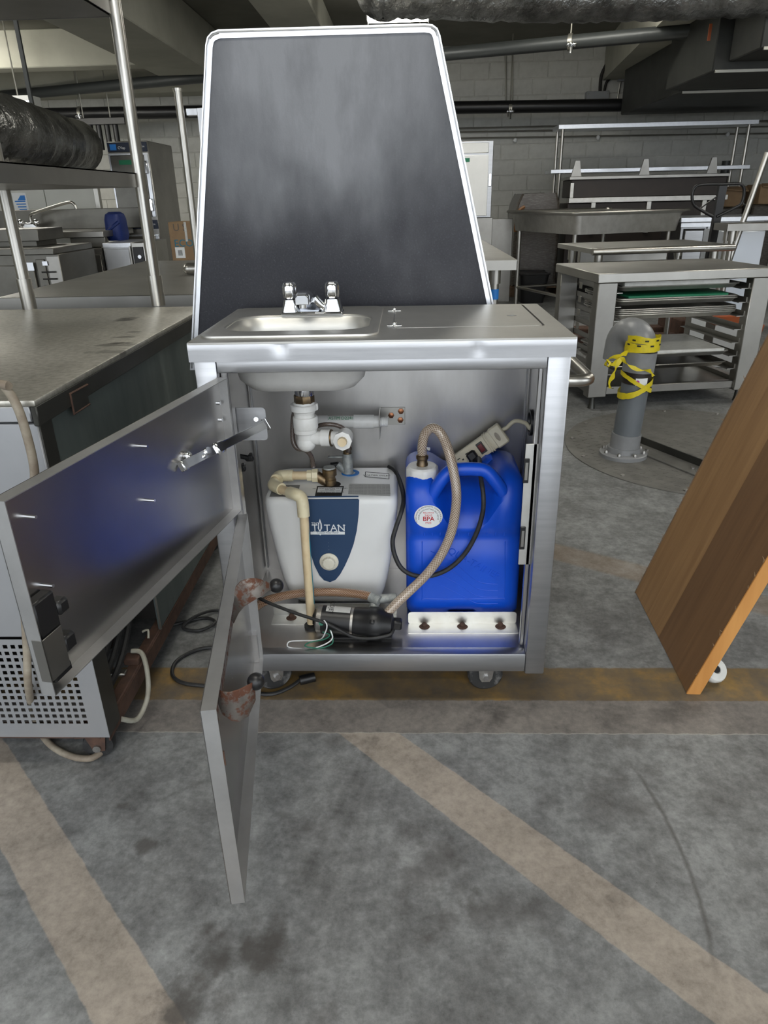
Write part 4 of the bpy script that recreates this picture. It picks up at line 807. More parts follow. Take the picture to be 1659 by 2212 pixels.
# extension plug and cable on the floor under the cart
ex = T('floor_extension_cord', 'black extension cord lying on the floor under the cart', 'cord', FZ(480, 1480, 0))
P('cable', ex, RUB, TU(smooth([FZ(372, 1350, .006), FZ(440, 1335, .006), FZ(465, 1345, .012), FZ(430, 1362, .006), FZ(395, 1355, .006), FZ(425, 1330, .02), FZ(470, 1318, .006), FZ(520, 1330, .006)], 6), .005, 8), TU(smooth([FZ(520, 1400, .006), FZ(440, 1400, .006), FZ(385, 1425, .006), FZ(372, 1455, .006), FZ(395, 1475, .006), FZ(455, 1483, .006), FZ(520, 1492, .006), FZ(580, 1500, .006), FZ(620, 1488, .006), FZ(650, 1468, .01)], 6), .005, 8))
P('plug_end', ex, BLACK, CY(FZ(648, 1470, .012), FZ(680, 1462, .014), .0125, 12))

# ================================================================== black board behind the cart
yb0 = .505
bo = T('menu_board', 'tall tapered black board with aluminium trim standing behind the sink cart', 'board', (-.11, yb0, 0))
out = [FY(px, py, yb0) for px, py in ((414, 735), (444, 98), (448, 80), (457, 70), (472, 64), (918, 51), (934, 53), (945, 61), (951, 76), (1066, 655))]
c0 = out[0]+(out[0]-out[1])*.12; c1 = out[-1]+(out[-1]-out[-2])*.35; c1.z = c0.z
o2 = [c0]+out[1:-1]+[out[-1], c1]; cen = V3(-.12, yb0, 1.18)
poly = [(p.x, p.z) for p in o2]
def inset(poly, d):
    n = len(poly); r = []
    for i in range(n):
        p0, p1, p2 = Vector(poly[i-1]), Vector(poly[i]), Vector(poly[(i+1) % n]); a = (p1-p0).normalized(); b = (p2-p1).normalized()
        na, nb = Vector((a.y, -a.x)), Vector((b.y, -b.x)); k = (na+nb).normalized(); s = d/max(.35, k.dot(na)); r.append(tuple(p1+k*s))
    return r
area = sum(poly[i-1][0]*poly[i][1]-poly[i][0]*poly[i-1][1] for i in range(len(poly)))
inn_ = inset(poly, .017 if area < 0 else -.017); in2 = inset(poly, .004 if area < 0 else -.004)
FB = FR((0, yb0, 0), (1, 0, 0), (0, -1, 0))
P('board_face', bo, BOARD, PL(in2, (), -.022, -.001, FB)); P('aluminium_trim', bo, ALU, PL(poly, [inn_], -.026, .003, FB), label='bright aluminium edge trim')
P('trim_bead', bo, ALU, TU([FB @ V3(p[0], p[1], .003) for p in inset(poly, .005 if area < 0 else -.005)], .0022, 6))
for i in (3, 7):
    P('corner_notch', bo, STDK, TU(smooth([FB @ V3(*[(a*.55+b*.45) for a, b in zip(poly[j], inn_[j])], .0032) for j in (i-1, i, i+1)], 4), .0009, 6))
for x in (-.32, .12):
    P('rear_leg', bo, STPOLE, B(x-.015, x+.015, yb0+.027, yb0+.055, 0, c0.z+.25, .002))

# ================================================================== left: worn worktop refrigerator
EX, EY, EZ = -.600, -.205, .843
wf = T('worktop_refrigerator', 'worn steel worktop refrigerator with a perforated grille beside the cart', 'refrigerator', (-1.2, .35, 0))
XL = -2.15; YK = .955
P('worktop', wf, WORNTOP, B(XL, EX, EY, YK, EZ-.012, EZ, .003, seg=2)); P('worktop_edge', wf, DARKST, B(EX-.012, EX, EY+.001, YK, EZ-.048, EZ-.011, .002)); P('worktop_edge', wf, PAINTG, B(XL, EX-.0125, EY, EY+.012, EZ-.040, EZ-.011, .002))
P('front_panel', wf, PAINTG, B(XL, EX-.008, EY+.006, EY+.02, .345, EZ-.044, .002))
# perforated grille
gx0, gx1, gz0, gz1 = XL+.75, EX-.004, .088, .343
holes = []; pit = .01625; q0 = FY(185, 1560, EY)
x = q0.x
for i in range(14):
    for j in range(13):
        hx, hz = q0.x-i*pit, q0.z+j*.0163
        holes.append([(hx-.0048, hz-.0046), (hx+.0048, hz-.0046), (hx+.0048, hz+.0046), (hx-.0048, hz+.0046)])
P('perforated_grille', wf, PAINTG, PL([(gx0, gz0), (gx1, gz0), (gx1, gz1), (gx0, gz1)], holes, 0, .0015, FR((0, EY+.0015, 0), (1, 0, 0), (0, -1, 0))), sm=0, label='grey grille punched with square holes')
P('grille_return', wf, DARKST, B(EX-.006, EX-.004, EY+.002, EY+.062, gz0, .40, 0)); P('grille_filler', wf, PAINTG, B(XL, gx0, EY+.003, EY+.012, gz0, gz1, 0))
P('side_panel', wf, GREENP, B(EX-.016, EX-.010, EY+.06, YK-.01, .40, EZ-.046, .001)); P('side_panel', wf, GREENP, B(EX-.016, EX-.010, .175, YK-.01, .115, .40, .001)); P('corner_trim', wf, DARKST, B(EX-.020, EX-.007, EY+.012, EY+.058, .40, EZ-.046, .001)); P('panel_edge', wf, STMID, B(EX-.0105, EX-.0085, .172, .180, .115, .42, 0))
P('inner_bulkhead', wf, DARK, B(XL, EX-.3, EY+.08, YK-.03, .12, EZ-.05, 0), B(EX-.3, EX-.02, .22, YK-.03, .12, .8, 0), B(EX-.3, EX-.02, EY+.06, .22, .46, .8, 0)); P('back_panel', wf, DARKST, B(XL, EX-.012, YK-.02, YK-.01, .1, EZ-.05, 0))
P('compressor', wf, BLACK, L([(.05, 0), (.075, .02), (.08, .07), (.07, .13), (.04, .15)], Matrix.Translation((EX-.16, .08, .12)), 18)); P('copper_tube', wf, COPPER, CY((EX-.10, .02, .30), (EX-.14, .03, .30), .012, 10))
for k in range(4): P('refrigerant_line', wf, RUB, TU(smooth([(EX-.05-.012*k, EY+.05, .12+.015*k), (EX-.045-.012*k, -.02, .14+.02*k), (EX-.06-.01*k, .12, .20+.03*k), (EX-.09, .21, .30)], 5), .008, 8))
P('thin_wire', wf, CONDU, TU(smooth([(EX-.02, .17, .36), (EX-.03, .10, .28), (EX-.05, .0, .22)], 5), .002, 6))
P('base_rail', wf, RUST, B(EX-.040, EX-.012, EY+.01, .95, .088, .116, .003), B(EX-.012, EX-.009, EY+.01, .95, .070, .112, 0)); P('base_rail', wf, RUST, B(XL, EX-.03, EY+.01, EY+.05, .074, .088, .002)); P('rail_clip', wf, RUST, B(EX-.05, EX-.012, .015, .045, .115, .135, .003)); P('broken_clip', wf, STMID, B(EX-.085, EX-.03, -.03, -.008, .117, .125, .002))
P('drain_hose', wf, WIRETUBE, TU(smooth([(EX-.035, .04, .142), (EX-.008, .035, .138), (EX+.012, .0, .10), (EX+.018, -.04, .06), (EX+.008, -.09, .04), (EX-.01, -.13, .075)], 6), .006, 10), TU(smooth([(EX-.035, .12, .145), (EX-.02, .12, .15), (EX-.016, .105, .135)], 4), .003, 8))
def wcaster(par, x, y, rz=.3):
    M_ = Matrix.Translation((x, y, 0)) @ Matrix.Rotation(rz, 4, 'Z')
    c = P('caster', par, RUST, B(-.04, .04, -.032, .032, .074, .080, .002, M_), *[PL([(-.024, .076), (.024, .076), (.016, .026), (-.008, .026)], (), -.002, .002, M_ @ FR((0, s*.02, 0), (1, 0, 0), (0, -1, 0))) for s in (-1, 1)])
    P('wheel', c, RUB, L([(.024, -.014), (.033, -.013), (.036, 0), (.033, .013), (.024, .014)], M_ @ AX((0, 0, .036), (0, 1, 0)), 22)); P('axle', c, CASTM, L([(.009, -.027), (.009, .027)], M_ @ AX((0, 0, .036), (0, 1, 0)), 10))
wcaster(wf, EX-.055, EY+.045, .15); wcaster(wf, EX-.06, .86, .6); wcaster(wf, -1.95, EY+.06); wcaster(wf, -1.95, .86)
hk = FX(172, 862, EX); P('corner_hook', wf, DARKST, B(EX, EX+.002, hk.y-.035, hk.y+.035, hk.z-.018, hk.z+.018, 0), label='rusty square bracket on the worktop edge')
P('hook_wire', wf, RUST, TU([(EX+.001, hk.y+.037, hk.z-.02), (EX+.001, hk.y-.037, hk.z-.02), (EX+.001, hk.y-.037, hk.z+.02), (EX+.004, hk.y+.037, hk.z+.02)], .0022, 6))
fcd = tag(P('flattened_cord', None, BEIGEC, TU(smooth([V3(-.93, -.15, .90)]+[FY(px, py, -.235) for px, py in ((-12, 828), (12, 838), (38, 880), (58, 940), (72, 1000), (74, 1040), (62, 1100), (50, 1180), (52, 1300), (58, 1400), (62, 1490))]+[FZ(78, 1560, .03), FZ(105, 1605, .009), FZ(150, 1632, .009), FZ(195, 1638, .009), FZ(222, 1622, .012)], 6), .0078, 10), piv=FZ(150, 1632, 0)), 'dirty beige power cord hanging down the front of the worn refrigerator', 'cord')
# overshelf on two posts
os_ = T('double_overshelf', 'two-tier steel overshelf on round posts standing on the worn refrigerator', 'shelf', (-.95, .91, EZ))
pa, pb = FZ(65, 667, EZ), FZ(343, 660, EZ); yP = pb.y
for p in (pa, pb):
    P('post', os_, STPOLE, CY((p.x, p.y, EZ), (p.x, p.y, 2.05), .0185, 18)); P('post_sleeve', os_, STPOLE, CY((p.x, p.y, EZ), (p.x, p.y, EZ+.095), .0225, 18))
s1_, s2_ = FY(295, 405, yP).z, FY(290, 374, yP).z
for z0, z1 in ((s1_, s2_), (FY(229, 34, yP).z, FY(225, 2, yP).z)):
    P('shelf_tray', os_, STDK, B(-1.75, pb.x-.008, .10, yP+.02, z1-.003, z1, 0), B(pb.x-.010, pb.x-.008, .10, yP+.02, z0, z1, 0), B(-1.75, pb.x-.008, yP+.018, yP+.02, z0, z1, 0), B(-1.75, pb.x-.008, .10, .102, z0, z1, 0), B(-1.75, pb.x-.02, .11, yP+.01, z0, z0+.002, 0), sm=0)
# ---- steel table behind the refrigerator
def table(name, label, x0, x1, y0, y1, z, th=.045, legs=(), mt=STMID, lr=.02, tape=None, group=None, shelf=None, rz=0, loc=None):
    t = T(name, label, 'table', loc or ((x0+x1)/2, (y0+y1)/2, 0), rz, group); M_ = root(t) if loc else None
    P('table_top', t, mt, B(x0, x1, y0, y1, z-.008, z, .002, M_), B(x0, x1, y0, y0+.003, z-th, z-.006, 0, M_), B(x1-.003, x1, y0, y1, z-th, z-.006, 0, M_), B(x0, x0+.003, y0, y1, z-th, z-.006, 0, M_), B(x0, x1, y1-.003, y1, z-th, z-.006, 0, M_), sm=0)
    for lx, ly in legs or ((x0+.08, y0+.08), (x1-.08, y0+.08), (x0+.08, y1-.08), (x1-.08, y1-.08)):
        q0, q1, q2 = V3(lx, ly, 0), V3(lx, ly, z-th), V3(lx, ly, z-th-.075)
        if M_: q0, q1, q2 = M_ @ q0, M_ @ q1, M_ @ q2
        lg = P('leg', t, STPOLE, CY(q0, q1, lr, 14)); P('leg_socket', lg, STPOLE, CY(q2, q1+V3(0, 0, .03), lr*1.35, 14))
        if tape: P('tape_wrap', lg, BLUET, CY(V3(lx, ly, tape[0]), V3(lx, ly, tape[1]), lr*1.06, 14), label='blue tape'); tape = None
    if shelf: P('undershelf', t, mt, B(x0+.05, x1-.05, y0+.05, y1-.05, shelf-.01, shelf, .002, M_))
    return t
zz = .825
ta, tb, tc = FZ(5, 640, zz), FZ(416, 640, zz), FZ(416, 562, zz)
table('steel_table', 'long steel table right behind the worn refrigerator', ta.x, -.42, (ta.y+tb.y)/2, tc.y, zz, .05)
g = FZ(1118, 561, .85); table('steel_work_table', 'steel work table with blue tape wrapped on a leg', -.35, g.x, g.y, 4.5, .85, .05, legs=((g.x-.10, g.y+.10), (-.25, g.y+.10), (g.x-.10, 4.4), (-.25, 4.4)), tape=(FY(1070, 646, g.y+.1).z, FY(1070, 624, g.y+.1).z), lr=.023)
# ---- right: pan rack
prz = math.radians(8.5); pr = T('pan_rack', 'low steel pan rack with a flat top and sliding pan rails', 'rack', (1.085, 2.60, 0), prz)
PW, PD, PZ = 1.0, .66, .757
P('rack_top', pr, STMID, B(-.01, PW+.02, -.01, PD, PZ-.05, PZ, .004), local=True)
for x in (0, PW-.11):
    for y in (0, PD-.08): P('upright', pr, STDK if x == 0 else STMID, B(x, x+.11, y, y+.07, .075, PZ-.05, .004), local=True)
P('bottom_rail', pr, STDK, B(.11, PW-.11, .02, .06, .085, .13, .003), B(.11, PW-.11, PD-.07, PD-.03, .085, .13, .003), B(.02, .06, .07, PD-.08, .085, .13, .003), B(PW-.06, PW-.02, .07, PD-.08, .085, .13, .003), local=True)
P('deck', pr, STDK, B(.06, PW-.06, .06, PD-.07, .10, .106, 0), local=True); P('back_panel', pr, STDK, B(.03, PW-.03, PD-.012, PD-.006, .13, PZ-.05, 0), local=True) if False else None
for x, y in ((.05, .05), (PW-.05, .05), (.05, PD-.05), (PW-.05, PD-.05)): P('foot', pr, DARKST, L([(.022, 0), (.016, .03), (.014, .085)], Matrix.Translation((x, y, 0)), 12), local=True)
for k in range(7):
    z = .195+k*.075
    P('pan_slide', pr, STMID, B(.11, .155, .03, PD-.04, z, z+.004, 0), B(.11, .114, .03, PD-.04, z, z+.03, 0), local=True); P('pan_slide', pr, STMID, B(PW-.155, PW-.11, .03, PD-.04, z, z+.004, 0), B(PW-.114, PW-.11, .03, PD-.04, z, z+.03, 0), local=True)
    P('side_slot', pr, STPOLE, B(.006, .010, .25, .29, z+.005, z+.04, .001), local=True)
PRM = root(pr)
def pan(z, dx, label, mt=PANAL, grp='sheet pans in the rack', w=.70, dyo=0):
    lo = PRM @ V3(.15+dx, .05+dyo, z); t = T('sheet_pan', label, 'pan', lo, prz+random.uniform(-.01, .01), grp)
    P('rolled_rim', t, mt, TU([(x, y, .026) for x, y in rr(0, w, 0, .52, .025, 3)]+[(w, .495, .026)], .0042, 6), local=True)
    P('pan_base', t, mt, LO([[(x, y, .002) for x, y in rr(.02, w-.02, .02, .50, .02, 3)], [(x, y, .024) for x, y in rr(.003, w-.003, .003, .517, .025, 3)], [(x, y, .026) for x, y in rr(0, w, 0, .52, .025, 3)], [(x, y, .023) for x, y in rr(.006, w-.006, .006, .514, .025, 3)], [(x, y, .004) for x, y in rr(.024, w-.024, .024, .496, .02, 3)]]), local=True)
def slab(z, dx, w, d, h, mt, name, label, dyo=0):
    lo = PRM @ V3(.15+dx, .05+dyo, z); t = tag(P(name, None, mt, B(0, w, 0, d, 0, h, .003)), label, 'cutting board'); t.location = lo; t.rotation_euler = (0, 0, prz-.03); return t
S_ = [.195+k*.075+.0042 for k in range(7)]
pan(S_[6], 0, 'sheet pan under the pale cutting board on the top rails'); slab(S_[6]+.028, .02, .60, .40, .026, PLASW, 'pale_cutting_board', 'thick pale cutting board on the top pan of the rack')
for k in range(2): pan(S_[5]+.010*k-.001, .0, 'sheet pan stacked under the green cutting board')
slab(S_[5]+.0365, .06, .58, .40, .013, GREENB, 'green_cutting_board', 'thin green cutting board on the stacked pans of the rack', .02)
for k in range(4): pan(S_[4]+.010*k-.002, .0, 'sheet pan in the third rail stack of the rack', grp='third rail stack of pans')
pan(S_[1], .0, 'sheet pan under the wide pale board on the lower rails'); slab(S_[1]+.028, .03, .63, .48, .018, PLASW, 'wide_cutting_board', 'wide pale board lying on the lower pan of the rack')
pan(S_[0]+.01, .0, 'sheet pan on the lowest rails of the rack', STDK)
# ---- floor plate and vent pipe with caution tape
fp = FZ(1345, 985, 0)
pcx, pcy = 1.50, 1.93
fpl = T('floor_cover_plate', 'round chequered steel cover plate bolted to the floor', 'floor plate', (pcx, pcy, 0))
P('plate', fpl, PLATE, L([(.66, 0), (.66, .004), (.655, .005)], Matrix.Translation((pcx, pcy, 0)), 64))
tr_ = []
for i in range(-12, 13):
    for j in range(-12, 13):
        x, y = pcx+i*.05, pcy+j*.05+(.025 if i % 2 else 0)
        if (x-pcx)**2+(y-pcy)**2 < .40 and not (abs(x-fp.x) < .1 and abs(y-fp.y) < .1): tr_.append(B(-.014, .014, -.003, .003, .005, .0062, 0, Matrix.Translation((x, y, 0)) @ Matrix.Rotation(.6 if (i+j) % 2 else -.6, 4, 'Z')))
P('tread_pattern', fpl, PLATE, *tr_, sm=0, kind='stuff')
for k in range(14):
    a = 2*PI*k/14+.2; P('plate_bolt', fpl, CASTM, L([(.010, .005), (.010, .010), (.006, .012)], Matrix.Translation((pcx+.625*math.cos(a), pcy+.625*math.sin(a), 0)), 6))
chd = (V3(1.62, 1.05, 0)-V3(1.14, 2.02, 0)); chn = FR((1.14, 2.00, .0055), chd, (0, 0, 1))
ch = T('steel_channel', 'dark steel channel lying across the floor plate beside the vent pipe', 'channel', (1.35, 1.5, 0))
P('web', ch, PLATE, B(0, chd.length, -.05, .05, 0, .006, .001, chn)); P('flange', ch, DARKST, B(0, chd.length, .05, .056, 0, .04, .001, chn))
P('channel_bolt', ch, CASTM, *[L([(.009, .006), (.009, .013)], chn @ Matrix.Translation((.15+.28*k, .0, 0)), 6) for k in range(4)])
vp = T('vent_pipe', 'grey plastic vent pipe with a down-turned elbow on a floor flange', 'pipe', fp)
bx_, by_ = fp.x, fp.y; r0 = .062
tiltx = .030
def vpz(z): return V3(bx_+tiltx*z/.6, by_, z)
P('floor_flange', vp, GPVCL, L([(.110, .005), (.110, .022), (.104, .026), (.078, .027), (.075, .05), (.072, .05)], Matrix.Translation((bx_, by_, 0)), 36))
P('flange_bolt', vp, CASTM, *[L([(.009, .024), (.009, .036), (.006, .040)], Matrix.Translation((bx_+.093*math.cos(a), by_+.093*math.sin(a), 0)), 6) for a in [2*PI*k/8+.3 for k in range(8)]])
P('coupling', vp, GPVCL, CY(vpz(.045), vpz(.115), r0+.006, 28)); P('riser', vp, GPVC, CY(vpz(.05), vpz(.42), r0, 28)); P('dark_band', vp, BROWN, CY(vpz(.355), vpz(.41), r0+.001, 28)); P('riser_coupling', vp, GPVCL, CY(vpz(.41), vpz(.50), r0+.008, 28))
tp = vpz(.50); ed = V3(-.45, .9, 0).normalized(); ra = .070; arc = []
for k in range(15):
    a = PI*k/14; arc.append(tp+ed*(ra*(1-math.cos(a)))+V3(0, 0, ra*math.sin(a)*1.02))
arc.append(arc[-1]+V3(0, 0, -.06)); P('return_elbow', vp, GPVCL, TU(arc, [r0+.004]*15+[r0+.008], 26)); P('elbow_mouth', vp, DARK, L([(r0-.004, 0), (r0-.004, .001)], Matrix.Translation(arc[-1]+V3(0, 0, -.0015)), 24))
lbp = vpz(.372); P('pipe_label', vp, INK, strip([lbp+V3((r0+.0022)*math.sin(a), -(r0+.0022)*math.cos(a), -.017) for a in [-.35+.11*k for k in range(9)]], [lbp+V3((r0+.0022)*math.sin(a), -(r0+.0022)*math.cos(a), .017) for a in [-.35+.11*k for k in range(9)]]), label='white label with a magenta dot'); P('label_dot', vp, mat('magenta_ink', (.45, .02, .30), .5), L([(.009, 0), (.009, .001)], AX(lbp+V3(-.014, -r0-.0015, .0), (-.2, -1, 0)), 14))
def band(c, r, w, tilt, a0=0, a1=2*PI, n=40, wob=0, sd=0):
    rg = random.Random(sd); a_ = []; b_ = []
    for k in range(n+1):
        a = a0+(a1-a0)*k/n; q = c+V3(r*math.cos(a), r*math.sin(a), tilt[0]*r*math.cos(a)+tilt[1]*r*math.sin(a)+wob*math.sin(3*a+sd)); ww = w*(1+rg.uniform(-.12, .12))
        a_.append(q+V3(0, 0, ww)); b_.append(q-V3(0, 0, ww))
    return strip(a_, b_)
ct = T('caution_tape', 'crumpled yellow caution tape wound around the grey vent pipe', 'tape', vpz(.5))
P('tape_turn', ct, TAPE, band(vpz(.53), r0+.013, .018, (.0, .10), sd=1), band(vpz(.555), r0+.011, .016, (-.05, .0), sd=2, wob=.003), band(vpz(.515), r0+.013, .012, (.06, -.05), sd=3))
P('tape_turn', ct, TAPE, band(vpz(.335), r0+.012, .014, (.50, .05), sd=4, wob=.003), band(vpz(.365), r0+.010, .010, (-.55, .1), PI*.95, PI*2.05, 26, 0, 5))
P('tape_mark', ct, BLKINK, *[band(vpz(.538+.022*(k % 2)), r0+.0145, .0035, (.0, .06), a, a+.22, 4, 0, 6+k) for k, a in enumerate([3.4, 3.75, 4.1, 4.5, 4.85, 5.2, 5.55])])
kn_ = FY(1340, 770, by_-.085)
def ribbon(p, w, sd):
    rg = random.Random(sd); p = smooth(p, 5); a_ = [q+V3(w*math.cos(i*.5+sd), 0, w*math.sin(i*.5+sd))*.9 for i, q in enumerate(p)]; b_ = [q-V3(w*math.cos(i*.5+sd), .006, w*math.sin(i*.5+sd))*.9 for i, q in enumerate(p)]; return strip(a_, b_)
P('tape_tail', ct, TAPE, ribbon([vpz(.50)+V3(-.07, -.03, 0), kn_, FY(1322, 790, by_-.09), FY(1312, 780, by_-.09)], .012, 1), ribbon([kn_, FY(1330, 800, by_-.09), FY(1318, 825, by_-.08), FY(1320, 838, by_-.08)], .013, 2), ribbon([kn_, FY(1355, 785, by_-.1), FY(1375, 797, by_-.1), FY(1402, 800, by_-.09), FY(1412, 812, by_-.08)], .010, 3), ribbon([kn_, FY(1318, 775, by_-.08), FY(1310, 790, by_-.07), FY(1330, 782, by_-.08)], .014, 4))
# ---- leaning wooden panel with a caster
wa, wb_ = V3(.748, .060, 0), V3(.766, .552, 0); wd = (wb_-wa); wl = wd.length; wd.normalize()
lean = math.radians(17.3); upv = V3(wd.y*math.sin(lean), -wd.x*math.sin(lean), math.cos(lean)); nrm = wd.cross(upv); 
WM = Matrix((upv, wd, upv.cross(wd))).transposed().to_4x4(); WM.translation = wa
wp = T('wooden_panel', 'thick veneered wooden panel with an oak edge leaning to one side on the floor', 'wood panel', (wa+wb_)/2)
sg = 1 if (upv.cross(wd)).x < 0 else -1      # +local z points to the cart side when sg = 1
t_ = .028
zl = sorted((0, -sg*t_))
vs = [(0, .10, WPLY2), (.10, .24, WPLY2), (.24, .36, WPLY), (.36, wl-.004, WPLY)]
for y0_, y1_, mm_ in vs: P('veneer_strip', wp, mm_, B(.003, 1.25, y0_+.0004, y1_-.0002, *sorted((0, sg*.0015)), 0, WM))
P('panel_core', wp, WRAW, B(.002, 1.25, .001, wl-.004, *zl, .001, WM)); P('oak_edge_band', wp, WEDGE, B(0, 1.25, -.004, 0, *sorted((sg*.001, -sg*(t_+.004))), .0008, WM), label='bright oak edge'); P('raw_edge', wp, WRAW, B(0, 1.25, wl-.004, wl, *sorted((sg*.003, -sg*t_)), 0, WM))
rg = random.Random(5)
P('splinters', wp, CARD, *[TU([WM @ V3(u, wl, sg*.002), WM @ V3(u+rg.uniform(-.004, .012), wl+rg.uniform(.002, .007), sg*rg.uniform(.001, .008))], [.0012, .0003], 5) for u in [rg.uniform(.05, 1.2) for _ in range(34)]], *[TU([WM @ V3(u, -.001, sg*.002), WM @ V3(u+rg.uniform(-.004, .012), rg.uniform(-.004, .004), sg*rg.uniform(.003, .009))], [.0012, .0003], 5) for u in [rg.uniform(.02, .5) for _ in range(12)]], kind='stuff')
wc = FZ(1541, 1450, .028)
pc_ = P('panel_caster', wp, CASTM, B(.78, wc.x, wc.y-.006, wc.y+.006, .018, .03, .002), B(.772, .786, wc.y-.03, wc.y+.03, .006, .06, .002))
P('caster_wheel', pc_, PLASW, L([(.010, -.010), (.012, -.013), (.029, -.012), (.0325, -.006), (.0325, .006), (.029, .012), (.012, .013), (.010, .010)], AX(wc+V3(.0, 0, .004), (.25, -.75, .75)), 26)); P('wheel_core', pc_, BLACK, L([(.0095, -.0135), (.0095, .0135)], AX(wc+V3(.0, 0, .004), (.25, -.75, .75)), 14))

# ================================================================== background, right side
rt = table('rounded_edge_table', 'steel table with a rolled front edge behind the pan rack', 0, .95, 0, .62, .83, .03, rz=math.radians(9), loc=(1.22, 3.36, 0))
M_ = root(rt); P('rolled_edge', rt, STPOLE, CY(M_ @ V3(0, -.005, .812), M_ @ V3(.95, -.005, .812), .021, 16)); P('undershelf', rt, STDK, B(.02, .93, .05, .58, .60, .615, .002, M_))
P('back_box', rt, STMID, B(.15, .80, .56, .61, .70, .80, .002, M_))
# trough sink
rz_ = math.radians(20); ts = T('trough_sink', 'wide steel trough sink on round legs with a cross rail', 'sink', (1.62, 5.75, 0), rz_)
P('trough', ts, PANAL, LO([[(x, y, .79) for x, y in rr(.05, 1.20, .03, 1.28, .05)], [(x, y, .955) for x, y in rr(.03, 1.23, .01, 1.31, .05)], [(x, y, .975) for x, y in rr(-.03, 1.30, -.03, 1.36, .05)], [(x, y, .979) for x, y in rr(-.03, 1.30, -.03, 1.36, .05)], [(x, y, .96) for x, y in rr(.08, 1.19, .06, 1.27, .05)], [(x, y, .82) for x, y in rr(.12, 1.14, .12, 1.23, .05)]]), local=True)
P('trough_rim', ts, STPOLE, TU([(x, y, .982) for x, y in rr(-.02, 1.29, -.02, 1.35, .05)], .012, 8), local=True)
for x, y in ((.08, .1), (1.15, .1), (.08, 1.2), (1.15, 1.2)): P('leg', ts, STPOLE, CY((x, y, 0), (x, y, .9), .022, 12), local=True)
P('cross_rail', ts, STPOLE, CY((.08, .1, .2), (.08, 1.2, .2), .016, 10), CY((1.15, .1, .2), (1.15, 1.2, .2), .016, 10), CY((.08, 1.2, .2), (1.15, 1.2, .2), .016, 10), local=True)
# tall overshelf frame
ys = 8.6
of = T('tall_shelf_frame', 'tall steel shelf frame with slim posts in front of the block wall', 'shelf', FY(1410, 560, ys))
a, b = FY(1207, 275, ys), FY(1640, 264, ys); c, d = FY(1190, 370, ys), FY(1620, 362, ys)
a.z = b.z = (a.z+b.z)/2; c.z = d.z = (c.z+d.z)/2
P('top_shelf', of, ALU, B(a.x, b.x, ys, ys+.4, a.z-.02, a.z+.03, .003)); P('middle_shelf', of, ALU, B(c.x, d.x, ys, ys+.4, c.z-.02, c.z+.025, .003))
for x in (a.x+.06, b.x-.10):
    for y in (ys+.03, ys+.37): P('post', of, STPOLE, CY((x, y, .0), (x, y, a.z), .02, 10))
# brown banquette-like hood
yh = 7.75
q0, q1 = FY(1232, 425, yh), FY(1565, 422, yh)
bh = T('upturned_brown_unit', 'long dark brown unit with pale metal rails and three upright brackets', 'fixture', (q0.x, yh+.3, 0))
zt_, zb_ = FY(1400, 385, yh).z, FY(1400, 424, yh).z
P('upper_panel', bh, BROWN, B(q0.x, q1.x, yh, yh+.5, zb_, zt_, .006)); P('top_cap', bh, STDK, B(q0.x-.03, q1.x+.01, yh-.03, yh+.5, zt_, zt_+.035, .004)); P('pale_rail', bh, PANAL, B(q0.x-.02, q1.x+.03, yh-.03, yh+.0, zb_-.055, zb_, .003))
P('lower_panel', bh, BROWN, B(q0.x-.02, q1.x+.02, yh+.02, yh+.5, .10, zb_-.06, .006)); P('pale_upright', bh, PANAL, B(q0.x+.25, q0.x+.30, yh-.02, yh+.02, .7, zb_-.05, .002)); P('pale_upright', bh, PANAL, B(q0.x+.9, q0.x+.95, yh-.02, yh+.02, .7, zb_-.05, .002)); P('pale_upright', bh, PANAL, B(q1.x-.25, q1.x-.20, yh-.02, yh+.02, .7, zb_-.05, .002)); P('plinth', bh, DARK, B(q0.x, q1.x, yh+.05, yh+.48, 0, .10, 0)); P('end_bar', bh, PANAL, B(q0.x-.01, q0.x+.03, yh-.015, yh, zb_, zt_-.03, .002))
for px in (1248, 1396, 1543):
    g = FY(px, 350, yh+.1); P('upright_bracket', bh, STDK, PL([(-.06, 0), (.06, 0), (.03, .17), (-.02, .17)], (), 0, .03, FR((g.x, yh+.15, zt_+.035), (1, 0, 0), (0, -1, 0))))
# pallet jack
yj = 4.6; pj = T('pallet_jack', 'black pallet jack with an upright loop handle', 'pallet jack', FY(1530, 620, yj))
gp = lambda px, py: FY(px, py, yj)
P('tiller', pj, BLACK, LO([[gp(1555, 400), gp(1572, 400), gp(1572, 400)+V3(0, .04, 0), gp(1555, 400)+V3(0, .04, 0)], [gp(1527, 560), gp(1541, 560), gp(1541, 560)+V3(0, .05, 0), gp(1527, 560)+V3(0, .05, 0)], [V3(gp(1520, 600).x, yj+.1, .32), V3(gp(1538, 600).x, yj+.1, .32), V3(gp(1538, 600).x, yj+.15, .32), V3(gp(1520, 600).x, yj+.15, .32)]]))
P('loop_handle', pj, BLACK, TU(smooth([gp(x, y) for x, y in ((1540, 468), (1508, 450), (1498, 440), (1495, 425), (1499, 408), (1510, 400), (1535, 398), (1560, 398), (1595, 397), (1606, 404), (1607, 420), (1601, 440), (1585, 450), (1548, 468))], 5), .0115, 10)); P('brace_rod', pj, BLACK, CY(gp(1510, 452), gp(1548, 425), .006, 8))
jx = gp(1530, 600).x
